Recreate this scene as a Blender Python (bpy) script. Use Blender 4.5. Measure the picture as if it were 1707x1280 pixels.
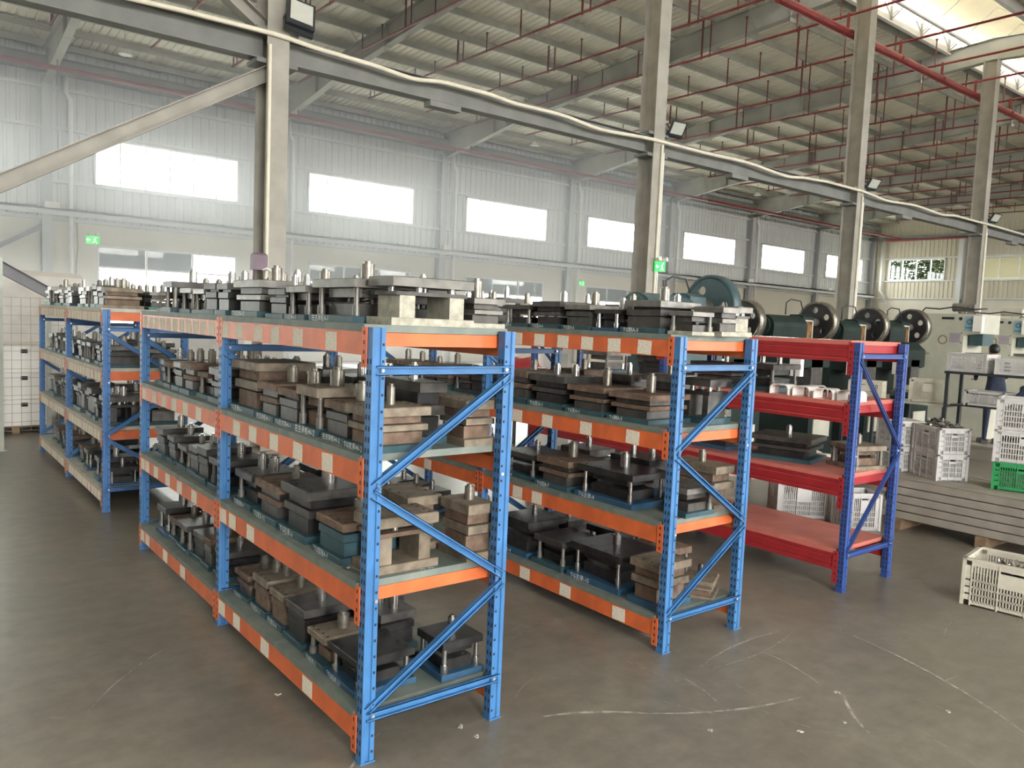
import bpy, math, random
from mathutils import Vector, Matrix
from mathutils.geometry import tessellate_polygon
PI = math.pi
sc = bpy.context.scene
COL = sc.collection
for o in list(bpy.data.objects): bpy.data.objects.remove(o)

# ------------------------------------------------------------------ camera, world, exposure
CAMP = Vector((-1.6874, -3.1085, 2.0525))
def camera():
    yaw, pit, rol = math.radians(38.5456), math.radians(4.5163), math.radians(2.4251)
    fw = Vector((math.sin(yaw)*math.cos(pit), math.cos(yaw)*math.cos(pit), -math.sin(pit)))
    rt = Vector((math.cos(yaw), -math.sin(yaw), 0)); up = rt.cross(fw)
    r2 = math.cos(rol)*rt + math.sin(rol)*up; u2 = -math.sin(rol)*rt + math.cos(rol)*up
    m = Matrix((( r2.x, u2.x, -fw.x, CAMP.x), (r2.y, u2.y, -fw.y, CAMP.y), (r2.z, u2.z, -fw.z, CAMP.z), (0,0,0,1)))
    cd = bpy.data.cameras.new('camera'); cd.sensor_fit = 'HORIZONTAL'; cd.sensor_width = 36.0
    cd.lens = 36.0*1324.02/1707.0; cd.clip_start = .05; cd.clip_end = 500
    c = bpy.data.objects.new('camera', cd); COL.objects.link(c); c.matrix_world = m; sc.camera = c
camera()
w = bpy.data.worlds.new('overcast_sky'); sc.world = w; w.use_nodes = True
SKY = 28.0
bg = w.node_tree.nodes['Background']; bg.inputs[0].default_value = (1, .985, .95, 1); bg.inputs[1].default_value = SKY
sc.view_settings.view_transform = 'Standard'; sc.view_settings.look = 'None'
sc.view_settings.gamma = 1; sc.view_settings.use_curve_mapping = False
sc.view_settings.exposure = 0.0
cy = sc.cycles
cy.max_bounces = 9; cy.diffuse_bounces = 5; cy.glossy_bounces = 3; cy.transmission_bounces = 3; cy.transparent_max_bounces = 12
cy.volume_bounces = 0
cy.sample_clamp_indirect = 8.0; cy.caustics_reflective = False; cy.caustics_refractive = False
cy.use_denoising = True
cy.use_adaptive_sampling = True; cy.adaptive_threshold = .02

# building constants
XW, XE, YB, YF = -13.2, 58.8, 28.6, -12.1      # west wall, east (end) wall, back wall, front wall (behind camera)
YC = 8.25                                        # interior column line under the ridge
BAY = 8.0
def CX(k): return 2.75 + BAY*k

def portal(name, loc, rot, sx, sy):
    l = bpy.data.lights.new(name, 'AREA'); l.shape = 'RECTANGLE'; l.size = sx; l.size_y = sy
    l.cycles.is_portal = True
    o = bpy.data.objects.new(name, l); COL.objects.link(o); o.location = loc; o.rotation_euler = rot
    return o
WIN_X = [CX(k)+1.55 for k in range(-2, 7)]       # window left edges
DOORS = (1, 3)                                     # open doorways in the front wall behind the camera
for k, x in enumerate(WIN_X):
    portal('window_back' if k >= 2 else 'window_back_offscreen', (x+2.55, YB+.25, 7.05), (-PI/2, 0, 0), 5.1, 1.7)
    portal('window_front_offscreen', (x+2.5, YF-.25, 7.1), (PI/2, 0, 0), 5.1, 1.9)
    if k in DOORS: portal('doorway_front_offscreen', (x+2.5, YF-.25, 2.5), (PI/2, 0, 0), 5.1, 5.0)
portal('ridge_vent', (38.0, YC, 12.95), (0, 0, 0), 41, 3.0)
portal('ridge_vent_offscreen', (2.0, YC, 12.95), (0, 0, 0), 30, 3.0)

# ------------------------------------------------------------------ materials
MATS = {}
def mat(name, col, rough=.6, metal=0., var=.18, scale=6., bump=0., col2=None, spec=.5, mixpos=(.35,.7), detail=4, dist=.02):
    if name in MATS: return MATS[name]
    m = bpy.data.materials.new(name); m.use_nodes = True; nt = m.node_tree; n = nt.nodes; L = nt.links
    b = n['Principled BSDF']; b.inputs['Roughness'].default_value = rough; b.inputs['Metallic'].default_value = metal
    b.inputs['Specular IOR Level'].default_value = spec
    if var or col2:
        tc = n.new('ShaderNodeTexCoord'); nz = n.new('ShaderNodeTexNoise'); nz.inputs['Scale'].default_value = scale
        nz.inputs['Detail'].default_value = detail; L.new(tc.outputs['Object'], nz.inputs['Vector'])
        r = n.new('ShaderNodeValToRGB'); r.color_ramp.elements[0].position = mixpos[0]; r.color_ramp.elements[1].position = mixpos[1]
        c1 = col if col2 else tuple(c*(1-var) for c in col); c2 = col2 if col2 else tuple(min(1, c*(1+var)) for c in col)
        r.color_ramp.elements[0].color = (*c1, 1); r.color_ramp.elements[1].color = (*c2, 1)
        L.new(nz.outputs['Fac'], r.inputs['Fac']); L.new(r.outputs['Color'], b.inputs['Base Color'])
        if bump:
            bp = n.new('ShaderNodeBump'); bp.inputs['Strength'].default_value = bump; bp.inputs['Distance'].default_value = dist
            L.new(nz.outputs['Fac'], bp.inputs['Height']); L.new(bp.outputs['Normal'], b.inputs['Normal'])
    else:
        b.inputs['Base Color'].default_value = (*col, 1)
    MATS[name] = m
    return m

mat('blue_paint', (.044, .155, .35), .42, 0, .16, 9)
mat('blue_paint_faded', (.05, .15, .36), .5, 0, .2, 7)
mat('navy_paint', (.030, .072, .26), .4, 0, .16, 9)
mat('orange_paint', (.62, .135, .040), .45, 0, .14, 8)
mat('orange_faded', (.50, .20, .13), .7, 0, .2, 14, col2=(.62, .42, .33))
mat('red_paint', (.31, .022, .027), .32, 0, .12, 6)
mat('deck_teal', (.115, .15, .14), .6, .1, 0, 5, col2=(.21, .225, .19), bump=.05)
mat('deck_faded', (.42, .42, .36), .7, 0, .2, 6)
mat('deck_red', (.52, .155, .125), .25, 0, .1, 4)
mat('slot_dark', (.012, .014, .018), .8, 0, 0)
mat('bolt_zinc', (.8, .8, .8), .3, .9, 0)
mat('paper', (.74, .68, .54), .9, 0, 0)
mat('steel_dark', (.05, .048, .046), .45, .45, .35, 14, col2=(.095, .088, .08))
mat('steel_black', (.022, .022, .023), .42, .5, .3, 12, col2=(.05, .048, .046))
mat('steel_grey', (.13, .125, .115), .42, .5, .3, 12, col2=(.22, .21, .19))
mat('steel_rust', (.10, .066, .046), .7, .2, .3, 18, col2=(.19, .125, .085), bump=.15)
mat('steel_tan', (.14, .112, .082), .62, .25, .3, 16, col2=(.25, .205, .15))
mat('steel_bright', (.42, .41, .39), .26, .95, .2, 10)
mat('shank_worn', (.17, .155, .13), .36, .8, .2, 22, col2=(.30, .28, .24))
mat('plate_teal', (.017, .052, .068), .5, .1, .25, 9, col2=(.036, .088, .105))
mat('plate_blue', (.018, .06, .125), .5, .1, .25, 9, col2=(.03, .09, .15))
mat('plate_pale', (.27, .26, .21), .6, .2, .25, 24, col2=(.42, .40, .33))
mat('plate_green', (.05, .17, .14), .55, .05, .2, 9)
mat('marker_white', (.62, .66, .66), .8, 0, 0)
mat('column_paint', (.30, .285, .25), .65, 0, 0, 2.2, col2=(.40, .38, .335))
mat('girder_paint', (.18, .185, .175), .6, 0, .15, 2)
mat('rafter_paint', (.34, .335, .30), .6, 0, .14, 1.2)
mat('purlin_zinc', (.34, .34, .30), .5, .25, .14, 2)
mat('roof_sheet', (.76, .72, .60), .5, 0, 0, .35, col2=(.86, .83, .74))
mat('cladding', (.63, .64, .63), .55, 0, .07, .6)
mat('cladding_cream', (.60, .56, .44), .55, 0, .03, .6)
mat('column_wall', (.46, .47, .47), .55, 0, .07, .6)
mat('vent_cream', (.62, .57, .43), .6, 0, .12, .8)
mat('plaster', (.70, .66, .56), .85, 0, .06, .5)
mat('white_frame', (.8, .8, .79), .4, 0, 0)
mat('white_pipe', (.84, .84, .82), .4, 0, .06, 3)
mat('cable_cream', (.78, .73, .60), .5, 0, .08, 4)
mat('pipe_red', (.20, .020, .022), .42, 0, .2, 5)
mat('rod_red', (.115, .026, .024), .55, 0, .2, 5)
mat('blind_grey', (.16, .17, .175), .8, 0, .06, 1)
mat('lamp_black', (.035, .04, .045), .4, .2, .1, 5)
mat('lamp_glass', (.55, .57, .52), .12, 0, .05, 6)
mat('crate_white', (.56, .55, .54), .45, 0, .07, 8)
mat('crate_cream', (.54, .51, .42), .5, 0, .08, 8)
mat('crate_green', (.025, .27, .085), .45, 0, .1, 8)
mat('wood', (.22, .145, .085), .8, 0, .25, 9)
mat('profile_grey', (.30, .275, .235), .55, .1, .12, 5)
mat('scrap_metal', (.12, .115, .10), .35, .7, .3, 40, col2=(.42, .40, .36))
mat('press_green', (.011, .021, .018), .6, .05, .25, 4, spec=.2)
mat('press_teal', (.045, .085, .095), .4, .05, .2, 4)
mat('press_grey', (.44, .435, .36), .5, 0, .08, 3)
mat('wheel_dark', (.028, .026, .028), .4, .3, .25, 6)
mat('brass_guard', (.03, .018, .01), .35, .3, .4, 7, col2=(.34, .17, .05))
mat('box_white', (.80, .78, .74), .6, 0, .05, 4)
mat('plate_paleblue', (.26, .36, .41), .5, 0, .1, 5)
mat('notice_mauve', (.30, .27, .30), .6, 0, .08, 6)
mat('sign_blue', (.05, .20, .36), .5, 0, .1, 5)
mat('film_white', (.60, .58, .54), .25, 0, .1, 3, bump=.4)
mat('post_sage', (.45, .48, .42), .5, .1, .1, 6)
mat('chute_grey', (.33, .33, .35), .5, .2, .08, 4)
mat('wire_grey', (.32, .31, .28), .5, .5, .1, 10)
mat('skin', (.45, .26, .17), .55, 0, .08, 6)
mat('hair', (.012, .011, .011), .5, 0, 0)
mat('cloth_navy', (.02, .028, .055), .9, 0, .15, 20)
mat('leaf', (.022, .035, .012), .7, 0, .5, 3)
mat('bark', (.08, .06, .04), .9, 0, .3, 6)
mat('ground_pale', (.55, .54, .5), .9, 0, .1, 2)
mat('rubble', (.45, .43, .38), .7, .2, .3, 60)
mat('mauve_plastic', (.16, .11, .15), .5, 0, .1, 6)

def mat_glass():
    m = bpy.data.materials.new('window_glass'); m.use_nodes = True; nt = m.node_tree; n = nt.nodes; L = nt.links
    n.remove(n['Principled BSDF']); out = n['Material Output']
    t = n.new('ShaderNodeBsdfTransparent'); t.inputs[0].default_value = (.94, .97, .96, 1)
    g = n.new('ShaderNodeBsdfGlossy'); g.inputs['Roughness'].default_value = .03
    lw = n.new('ShaderNodeLayerWeight'); pw = n.new('ShaderNodeMath'); pw.operation = 'POWER'; pw.inputs[1].default_value = 5
    L.new(lw.outputs['Facing'], pw.inputs[0])
    f = n.new('ShaderNodeMath'); f.operation = 'MULTIPLY_ADD'; f.inputs[1].default_value = .5; f.inputs[2].default_value = .03; L.new(pw.outputs[0], f.inputs[0])
    x = n.new('ShaderNodeMixShader'); L.new(f.outputs[0], x.inputs[0]); L.new(t.outputs[0], x.inputs[1]); L.new(g.outputs[0], x.inputs[2])
    L.new(x.outputs[0], out.inputs[0]); MATS['window_glass'] = m
mat_glass()
def mat_emit(name, col, s):
    m = bpy.data.materials.new(name); m.use_nodes = True; n = m.node_tree.nodes; b = n['Principled BSDF']
    b.inputs['Base Color'].default_value = (*col, 1); b.inputs['Emission Color'].default_value = (*col, 1); b.inputs['Emission Strength'].default_value = s
    MATS[name] = m
def mat_frp():
    m = bpy.data.materials.new('frp_cream'); m.use_nodes = True; nt = m.node_tree; n = nt.nodes; L = nt.links
    n.remove(n['Principled BSDF']); d_ = n.new('ShaderNodeBsdfDiffuse'); d_.inputs[0].default_value = (.55, .51, .40, 1)
    t = n.new('ShaderNodeBsdfTranslucent'); t.inputs[0].default_value = (.075, .07, .052, 1)
    x = n.new('ShaderNodeAddShader'); L.new(d_.outputs[0], x.inputs[0]); L.new(t.outputs[0], x.inputs[1]); L.new(x.outputs[0], n['Material Output'].inputs[0])
    MATS['frp_cream'] = m
mat_frp()
mat_emit('exit_green', (.04, .62, .12), 1.0)
mat_emit('exit_white', (.8, 1, .85), 1.2)

def mat_paper():
    m = MATS['paper']; nt = m.node_tree; n = nt.nodes; L = nt.links; b = n['Principled BSDF']
    tc = n.new('ShaderNodeTexCoord'); mp = n.new('ShaderNodeMapping'); mp.inputs['Scale'].default_value = (1, 14, 60)
    L.new(tc.outputs['Object'], mp.inputs['Vector'])
    w_ = n.new('ShaderNodeTexWave'); w_.wave_type = 'BANDS'; w_.bands_direction = 'Z'; w_.inputs['Scale'].default_value = 1.1; w_.inputs['Distortion'].default_value = 0
    L.new(mp.outputs[0], w_.inputs['Vector'])
    nz = n.new('ShaderNodeTexNoise'); nz.inputs['Scale'].default_value = 6; L.new(mp.outputs[0], nz.inputs['Vector'])
    mu = n.new('ShaderNodeMath'); mu.operation = 'MULTIPLY'; L.new(w_.outputs['Fac'], mu.inputs[0]); L.new(nz.outputs['Fac'], mu.inputs[1])
    r = n.new('ShaderNodeValToRGB'); r.color_ramp.elements[0].position = .40; r.color_ramp.elements[1].position = .50
    r.color_ramp.elements[0].color = (.80, .75, .62, 1); r.color_ramp.elements[1].color = (.25, .23, .2, 1)
    L.new(mu.outputs[0], r.inputs[0]); L.new(r.outputs[0], b.inputs['Base Color'])
mat_paper()

def mat_floor():
    m = bpy.data.materials.new('concrete_floor'); m.use_nodes = True; nt = m.node_tree; n = nt.nodes; L = nt.links; b = n['Principled BSDF']
    tc = n.new('ShaderNodeTexCoord')
    n1 = n.new('ShaderNodeTexNoise'); n1.inputs['Scale'].default_value = .55; n1.inputs['Detail'].default_value = 7; n1.inputs['Roughness'].default_value = .62
    n2 = n.new('ShaderNodeTexNoise'); n2.inputs['Scale'].default_value = 7; n2.inputs['Detail'].default_value = 8; n2.inputs['Roughness'].default_value = .68
    mp = n.new('ShaderNodeMapping'); mp.inputs['Rotation'].default_value = (0, 0, .5); mp.inputs['Scale'].default_value = (1.6, 6, 1)
    n3 = n.new('ShaderNodeTexNoise'); n3.inputs['Scale'].default_value = 1.4; n3.inputs['Detail'].default_value = 6
    L.new(tc.outputs['Object'], n1.inputs['Vector']); L.new(tc.outputs['Object'], n2.inputs['Vector'])
    L.new(tc.outputs['Object'], mp.inputs['Vector']); L.new(mp.outputs[0], n3.inputs['Vector'])
    r1 = n.new('ShaderNodeValToRGB'); r1.color_ramp.elements[0].position = .30; r1.color_ramp.elements[1].position = .72
    r1.color_ramp.elements[0].color = (.126, .113, .093, 1); r1.color_ramp.elements[1].color = (.215, .195, .162, 1)
    L.new(n1.outputs['Fac'], r1.inputs[0])
    r2 = n.new('ShaderNodeValToRGB'); r2.color_ramp.elements[0].position = .45; r2.color_ramp.elements[1].position = .62
    r2.color_ramp.elements[0].color = (1, 1, 1, 1); r2.color_ramp.elements[1].color = (1.10, 1.09, 1.07, 1)
    L.new(n3.outputs['Fac'], r2.inputs[0])
    r3 = n.new('ShaderNodeValToRGB'); r3.color_ramp.elements[0].position = .35; r3.color_ramp.elements[1].position = .65
    r3.color_ramp.elements[0].color = (.84, .84, .84, 1); r3.color_ramp.elements[1].color = (1.10, 1.10, 1.10, 1)
    L.new(n2.outputs['Fac'], r3.inputs[0])
    def mul(a, bb):
        x = n.new('ShaderNodeMix'); x.data_type = 'RGBA'; x.blend_type = 'MULTIPLY'; x.inputs[0].default_value = 1
        L.new(a, x.inputs[6]); L.new(bb, x.inputs[7]); return x.outputs[2]
    L.new(mul(mul(r1.outputs[0], r2.outputs[0]), r3.outputs[0]), b.inputs['Base Color'])
    rr = n.new('ShaderNodeMapRange'); rr.inputs[3].default_value = .20; rr.inputs[4].default_value = .50
    L.new(n1.outputs['Fac'], rr.inputs[0]); L.new(rr.outputs[0], b.inputs['Roughness'])
    b.inputs['Specular IOR Level'].default_value = .42
    bp = n.new('ShaderNodeBump'); bp.inputs['Strength'].default_value = .06; bp.inputs['Distance'].default_value = .01
    L.new(n2.outputs['Fac'], bp.inputs['Height']); L.new(bp.outputs[0], b.inputs['Normal'])
    MATS['concrete_floor'] = m
mat_floor()
def mat_scuff():
    m = bpy.data.materials.new('scuff_pale'); m.use_nodes = True; nt = m.node_tree; n = nt.nodes; L = nt.links; b = n['Principled BSDF']
    b.inputs['Base Color'].default_value = (.44, .415, .36, 1); b.inputs['Roughness'].default_value = .8
    tc = n.new('ShaderNodeTexCoord'); nz = n.new('ShaderNodeTexNoise'); nz.inputs['Scale'].default_value = 16; nz.inputs['Detail'].default_value = 5
    L.new(tc.outputs['Object'], nz.inputs['Vector'])
    mr = n.new('ShaderNodeMapRange'); mr.inputs[1].default_value = .30; mr.inputs[2].default_value = .58; mr.inputs[3].default_value = .1; mr.inputs[4].default_value = .85
    L.new(nz.outputs['Fac'], mr.inputs[0]); L.new(mr.outputs[0], b.inputs['Alpha'])
    MATS['scuff_pale'] = m
mat_scuff()

# ------------------------------------------------------------------ mesh builder
class MB:
    def __init__(s): s.v = []; s.f = []; s.sm = []
    def add(s, vs, fs, M=None, smooth=False):
        o = len(s.v)
        s.v += [tuple(M @ Vector(v)) if M else tuple(v) for v in vs]
        s.f += [tuple(i+o for i in f) for f in fs]; s.sm += [smooth]*len(fs)
        return s
    def box(s, x0, x1, y0, y1, z0, z1, M=None):
        v = [(x0,y0,z0),(x1,y0,z0),(x1,y1,z0),(x0,y1,z0),(x0,y0,z1),(x1,y0,z1),(x1,y1,z1),(x0,y1,z1)]
        return s.add(v, [(0,3,2,1),(4,5,6,7),(0,1,5,4),(1,2,6,5),(2,3,7,6),(3,0,4,7)], M)
    def cbox(s, cx, cy, z0, a, b, h, M=None, ch=0.):
        # box centred in x,y with an optional chamfered top edge
        if not ch: return s.box(cx-a/2, cx+a/2, cy-b/2, cy+b/2, z0, z0+h, M)
        x, y, z1 = a/2, b/2, z0+h; v = []
        for zz, k in ((z0, 0), (z1-ch, 0), (z1, ch)):
            v += [(cx-x+k,cy-y+k,zz),(cx+x-k,cy-y+k,zz),(cx+x-k,cy+y-k,zz),(cx-x+k,cy+y-k,zz)]
        f = [(0,3,2,1),(8,9,10,11)]
        for l in (0, 4):
            for i in range(4): j = (i+1) % 4; f.append((l+i, l+j, l+4+j, l+4+i))
        return s.add(v, f, M)
    def prism(s, poly, axis, a, b, M=None):
        # extrude 2-D polygon (ccw) along axis between a and b
        n = len(poly)
        def P(u, v, t): return {'x': (t, u, v), 'y': (u, t, v), 'z': (u, v, t)}[axis]
        vs = [P(u, v, a) for u, v in poly]+[P(u, v, b) for u, v in poly]
        fs = [tuple(range(n-1, -1, -1)), tuple(range(n, 2*n))]+[(i, (i+1) % n, n+(i+1) % n, n+i) for i in range(n)]
        if axis == 'y': fs = [tuple(reversed(f)) for f in fs]
        return s.add(vs, fs, M)
    def cyl(s, p0, p1, r, n=12, r1=None, caps=True, M=None):
        p0, p1 = Vector(p0), Vector(p1); d = (p1-p0).normalized()
        u = d.orthogonal().normalized(); w_ = d.cross(u); r1 = r if r1 is None else r1
        vs = []
        for p, q in ((p0, r), (p1, r1)):
            vs += [p+(u*math.cos(2*PI*i/n)+w_*math.sin(2*PI*i/n))*q for i in range(n)]
        s.add(vs, [(i, (i+1) % n, n+(i+1) % n, n+i) for i in range(n)], M, True)
        if caps: s.add(vs, [tuple(range(n-1, -1, -1)), tuple(range(n, 2*n))], M)
        return s
    def tube(s, pts, r, n=6):
        pts = [Vector(p) for p in pts]; rings = []; up = Vector((.31, .17, .93)).normalized()
        for i, p in enumerate(pts):
            d = (pts[min(i+1, len(pts)-1)]-pts[max(i-1, 0)]).normalized()
            u = d.cross(up).normalized(); w_ = u.cross(d)
            rings.append([p+(u*math.cos(2*PI*k/n)+w_*math.sin(2*PI*k/n))*r for k in range(n)])
        vs = [v for g in rings for v in g]; fs = []
        for i in range(len(pts)-1):
            for k in range(n): fs.append((i*n+k, i*n+(k+1) % n, (i+1)*n+(k+1) % n, (i+1)*n+k))
        fs += [tuple(range(n-1, -1, -1)), tuple((len(pts)-1)*n+k for k in range(n))]
        return s.add(vs, fs, None, True)
    def bar(s, p0, p1, w, d, side):
        # U channel from p0 to p1: web w wide, flanges d deep pointing along side
        p0, p1 = Vector(p0), Vector(p1); x = (p1-p0); l = x.length; x.normalize()
        z = Vector(side).normalized(); y = z.cross(x).normalized()
        M = Matrix(((x.x, y.x, z.x, p0.x), (x.y, y.y, z.y, p0.y), (x.z, y.z, z.z, p0.z), (0,0,0,1)))
        t = .003
        s.box(0, l, -w/2, w/2, 0, t, M); s.box(0, l, -w/2, -w/2+t, 0, d, M); s.box(0, l, w/2-t, w/2, 0, d, M)
        s.box(0, l, -w/2, -w/2+.009, d-t, d, M); s.box(0, l, w/2-.009, w/2, d-t, d, M)
        return s
    def ibeam(s, p0, p1, h, b, tf=.014, tw=.01, up=(0, 0, 1)):
        p0, p1 = Vector(p0), Vector(p1); x = (p1-p0); l = x.length; x.normalize()
        y = Vector(up).cross(x).normalized(); z = x.cross(y)
        M = Matrix(((x.x, y.x, z.x, p0.x), (x.y, y.y, z.y, p0.y), (x.z, y.z, z.z, p0.z), (0,0,0,1)))
        s.box(0, l, -b/2, b/2, -h/2, -h/2+tf, M); s.box(0, l, -b/2, b/2, h/2-tf, h/2, M); s.box(0, l, -tw/2, tw/2, -h/2, h/2, M)
        return s
    def mesh(s, name, m):
        me = bpy.data.meshes.new(name); me.from_pydata(s.v, [], s.f)
        me.polygons.foreach_set('use_smooth', s.sm); me.materials.append(MATS[m]); me.update()
        return me
    def obj(s, name, m, parent=None, loc=None, rot=None, **kw):
        return mobj(name, s.mesh(name, m), parent, loc, rot, **kw)

def props(o, label=None, cat=None, group=None, kind=None):
    if label: o['label'] = label
    if cat: o['category'] = cat
    if group: o['group'] = group
    if kind: o['kind'] = kind
    return o
def mobj(name, me, parent=None, loc=None, rot=None, label=None, cat=None, group=None, kind=None):
    o = bpy.data.objects.new(name, me); COL.objects.link(o)
    if parent: o.parent = parent
    if loc: o.location = loc
    if rot: o.rotation_euler = rot
    return props(o, label, cat, group, kind)
def thing(name, label, cat, loc=(0,0,0), rz=0., group=None, kind=None):
    o = bpy.data.objects.new(name, None); COL.objects.link(o); o.empty_display_size = .1
    o.location = loc; o.rotation_euler = (0, 0, rz)
    return props(o, label, cat, group, kind)
def children(o): return KIDS.get(o.name, []) or list(o.children)
KIDS = {}
def dup(root, loc, rz=None, label=None, group=None, scale=None):
    r = root.copy(); COL.objects.link(r); r.location = loc
    if rz is not None: r.rotation_euler = (0, 0, rz)
    if scale: r.scale = scale
    if label: r['label'] = label
    if group: r['group'] = group
    for ch in list(root.children):
        c = ch.copy(); COL.objects.link(c); c.parent = r
        for g in list(ch.children):
            d = g.copy(); COL.objects.link(d); d.parent = c
    return r
def ring_plate(mb, r, holes, t0, t1, M, n=40):
    # round plate in the local xy plane with round holes, thickness t0..t1
    polys = [[Vector((r*math.cos(2*PI*i/n), r*math.sin(2*PI*i/n), 0)) for i in range(n)]]
    for hx, hy, hr in holes:
        polys.append([Vector((hx+hr*math.cos(-2*PI*i/14), hy+hr*math.sin(-2*PI*i/14), 0)) for i in range(14)])
    tri = tessellate_polygon(polys); flat = [v for p in polys for v in p]
    for z, rev in ((t0, False), (t1, True)):
        mb.add([(v.x, v.y, z) for v in flat], [tuple(reversed(t)) if rev else tuple(t) for t in tri], M)
    for p in polys:
        k = len(p); vs = [(v.x, v.y, t0) for v in p]+[(v.x, v.y, t1) for v in p]
        mb.add(vs, [(i, (i+1) % k, k+(i+1) % k, k+i) for i in range(k)], M, True)
def text_mesh(body, size):
    cu = bpy.data.curves.new('lettering', 'FONT'); cu.body = body; cu.size = size; cu.resolution_u = 1; cu.offset = size*.012
    o = bpy.data.objects.new('lettering', cu); COL.objects.link(o)
    dg = bpy.context.evaluated_depsgraph_get(); me = bpy.data.meshes.new_from_object(o.evaluated_get(dg))
    bpy.data.objects.remove(o); bpy.data.curves.remove(cu)
    me.materials.clear(); me.materials.append(MATS['marker_white'])
    return me
# ------------------------------------------------------------------ the hall
R = random.Random(7)
def S(o): o['kind'] = 'structure'; return o
def roof_z(y): return 10.68 + (28.6-y)*.068 if y >= YC else 10.68 + (y-YF)*.068
fl = S(MB().box(XW, XE, YF, YB, -.2, 0).obj('floor', 'concrete_floor'))
SCUFF = [(1.66,-.36,1.85,-.7,.006),(.98,-.12,1.48,-.41,.022),(1.48,-.41,2.36,-.77,.018),(2.18,-.2,3.2,-.14,.012),(2.19,-.24,3.2,-.19,.008),(2.73,-.29,2.59,-.77,.02),
 (3.58,-.54,3.88,-.73,.007),(3.58,-.54,3.58,-.75,.006),(2.91,-1.05,2.95,-1.37,.005),(2.53,-1.33,2.44,-1.67,.006),(4.17,.11,3.99,-.24,.007),(3.53,-.35,3.02,-1.67,.02),
 (1.57,.89,2.17,.9,.008),(1.45,.75,1.8,.8,.006),(2.89,-.62,2.86,-.95,.005),(1.99,-.19,1.89,-.57,.012),(2.2,-.42,2.16,-.62,.006),(-.9,1.2,-.2,1.9,.01),(2.6,-.9,2.3,-1.2,.02)]
rs = random.Random(77)
for _ in range(46):
    x, y = rs.uniform(-1.2, 5.2), rs.uniform(-1.9, 1.2)
    if x < .3 and y > -.2: y = rs.uniform(-1.9, 3.2); x = rs.uniform(-2.4, -.25)
    an, ln = rs.choice((.5, -1.2, -.4))+rs.uniform(-.4, .4), rs.uniform(.12, .7)
    SCUFF.append((x, y, x+ln*math.cos(an), y+ln*math.sin(an), rs.choice((.003, .004, .006, .012))))
for i, (x0, y0, x1, y1, w_) in enumerate(SCUFF):
    a, b = Vector((x0, y0)), Vector((x1, y1)); d = (b-a); nn = Vector((-d.y, d.x)).normalized(); bow = d.length*.06*(1 if i % 2 else -1)
    vs = []; K = 7
    for k in range(K):
        t = k/(K-1); c = a+d*t+nn*bow*4*t*(1-t); h = w_*(.25+.75*math.sin(PI*min(1, max(0, .08+t*.84))))
        vs += [(*(c+nn*h/2), .0012), (*(c-nn*h/2), .0012)]
    MB().add(vs, [(2*k, 2*k+1, 2*k+3, 2*k+2) for k in range(K-1)]).obj('scuff_mark', 'scuff_pale', fl)

# ---- back wall: plaster below, cladding sheets above, windows
LZ0, LZ1, UZ0, UZ1, PZ = 1.2, 4.13, 6.22, 7.88, 4.88
mb = MB()
edges = [XW]
for x in WIN_X[:6]: edges += [x+.1, x+5.05]
edges.append(XE)
mb.box(XW, XE, YB, YB+.2, 0, LZ0); mb.box(XW, XE, YB, YB+.2, LZ1, PZ)
for i in range(0, len(edges), 2): mb.box(edges[i], edges[i+1], YB, YB+.2, LZ0, LZ1)
wall_back = S(mb.obj('wall_back', 'plaster'))
def sheet(width, z0, z1, axis='x', ribs=3):
    # corrugated sheet, ribs standing towards the inside (-y for axis x, -x for axis y)
    prof = []; p = width/ribs
    for i in range(ribs):
        u = i*p
        prof += [(u, 0), (u+p*.50, 0), (u+p*.60, -.045), (u+p*.85, -.045), (u+p*.95, 0)]
    prof.append((width-.004, 0))
    vs = []
    for u, d in prof: vs += [((u, d, z0) if axis == 'x' else (d, u, z0)), ((u, d, z1) if axis == 'x' else (d, u, z1))]
    fs = [(2*i, 2*i+2, 2*i+3, 2*i+1) for i in range(len(prof)-1)]
    # backing so that the sheet has thickness
    return MB().add(vs, fs)
def in_win(x0, x1): return any(x0 < wx+5.1 and x1 > wx for wx in WIN_X)
SH = {}
def put_sheet(x, wd, z0, z1, m='cladding', parent=wall_back):
    key = (round(wd, 3), z0, z1, m)
    if key not in SH: SH[key] = sheet(wd, z0, z1, 'x', max(1, round(wd/.3))).mesh('cladding_sheet', m)
    mobj('cladding_sheet', SH[key], parent, (x, YB+.06, 0))
n_ = int((XE-0)/.9)
for z0, z1 in ((PZ, UZ0), (UZ1, 10.6)):
    for i in range(n_+1):
        x = .0+i*.9; put_sheet(x, min(.9, XE-x), z0, z1)
for k in range(len(WIN_X)):                              # beside the windows
    x = WIN_X[k]+5.1; x1 = WIN_X[k+1] if k+1 < len(WIN_X) else XE
    if x1 < 1: continue
    m_ = max(1, round((x1-x)/.97)); wd = (x1-x)/m_
    for i in range(m_): put_sheet(x+i*wd, wd, UZ0, UZ1)
mb = MB()                                                # part of the wall left of the picture, and the outer skin
for z0, z1 in ((PZ, UZ0), (UZ1, 10.9)): mb.box(XW, XE+.2, YB+.1, YB+.2, z0, z1)
e2 = [XW]
for x in WIN_X: e2 += [x, x+5.1]
e2.append(XE+.2)
for i in range(0, len(e2), 2): mb.box(e2[i], e2[i+1], YB+.1, YB+.2, UZ0, UZ1)
mb.obj('outer_skin', 'cladding', wall_back)
for z in (UZ0-.03, UZ1+.1, 9.3): MB().box(XW, XE, YB-.10, YB+.05, z-.05, z+.05).obj('girt', 'cladding', wall_back)
MB().box(XW, XE, YB-.16, YB+.02, PZ-.03, PZ+.09).obj('sill_trim', 'cladding', wall_back)
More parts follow.
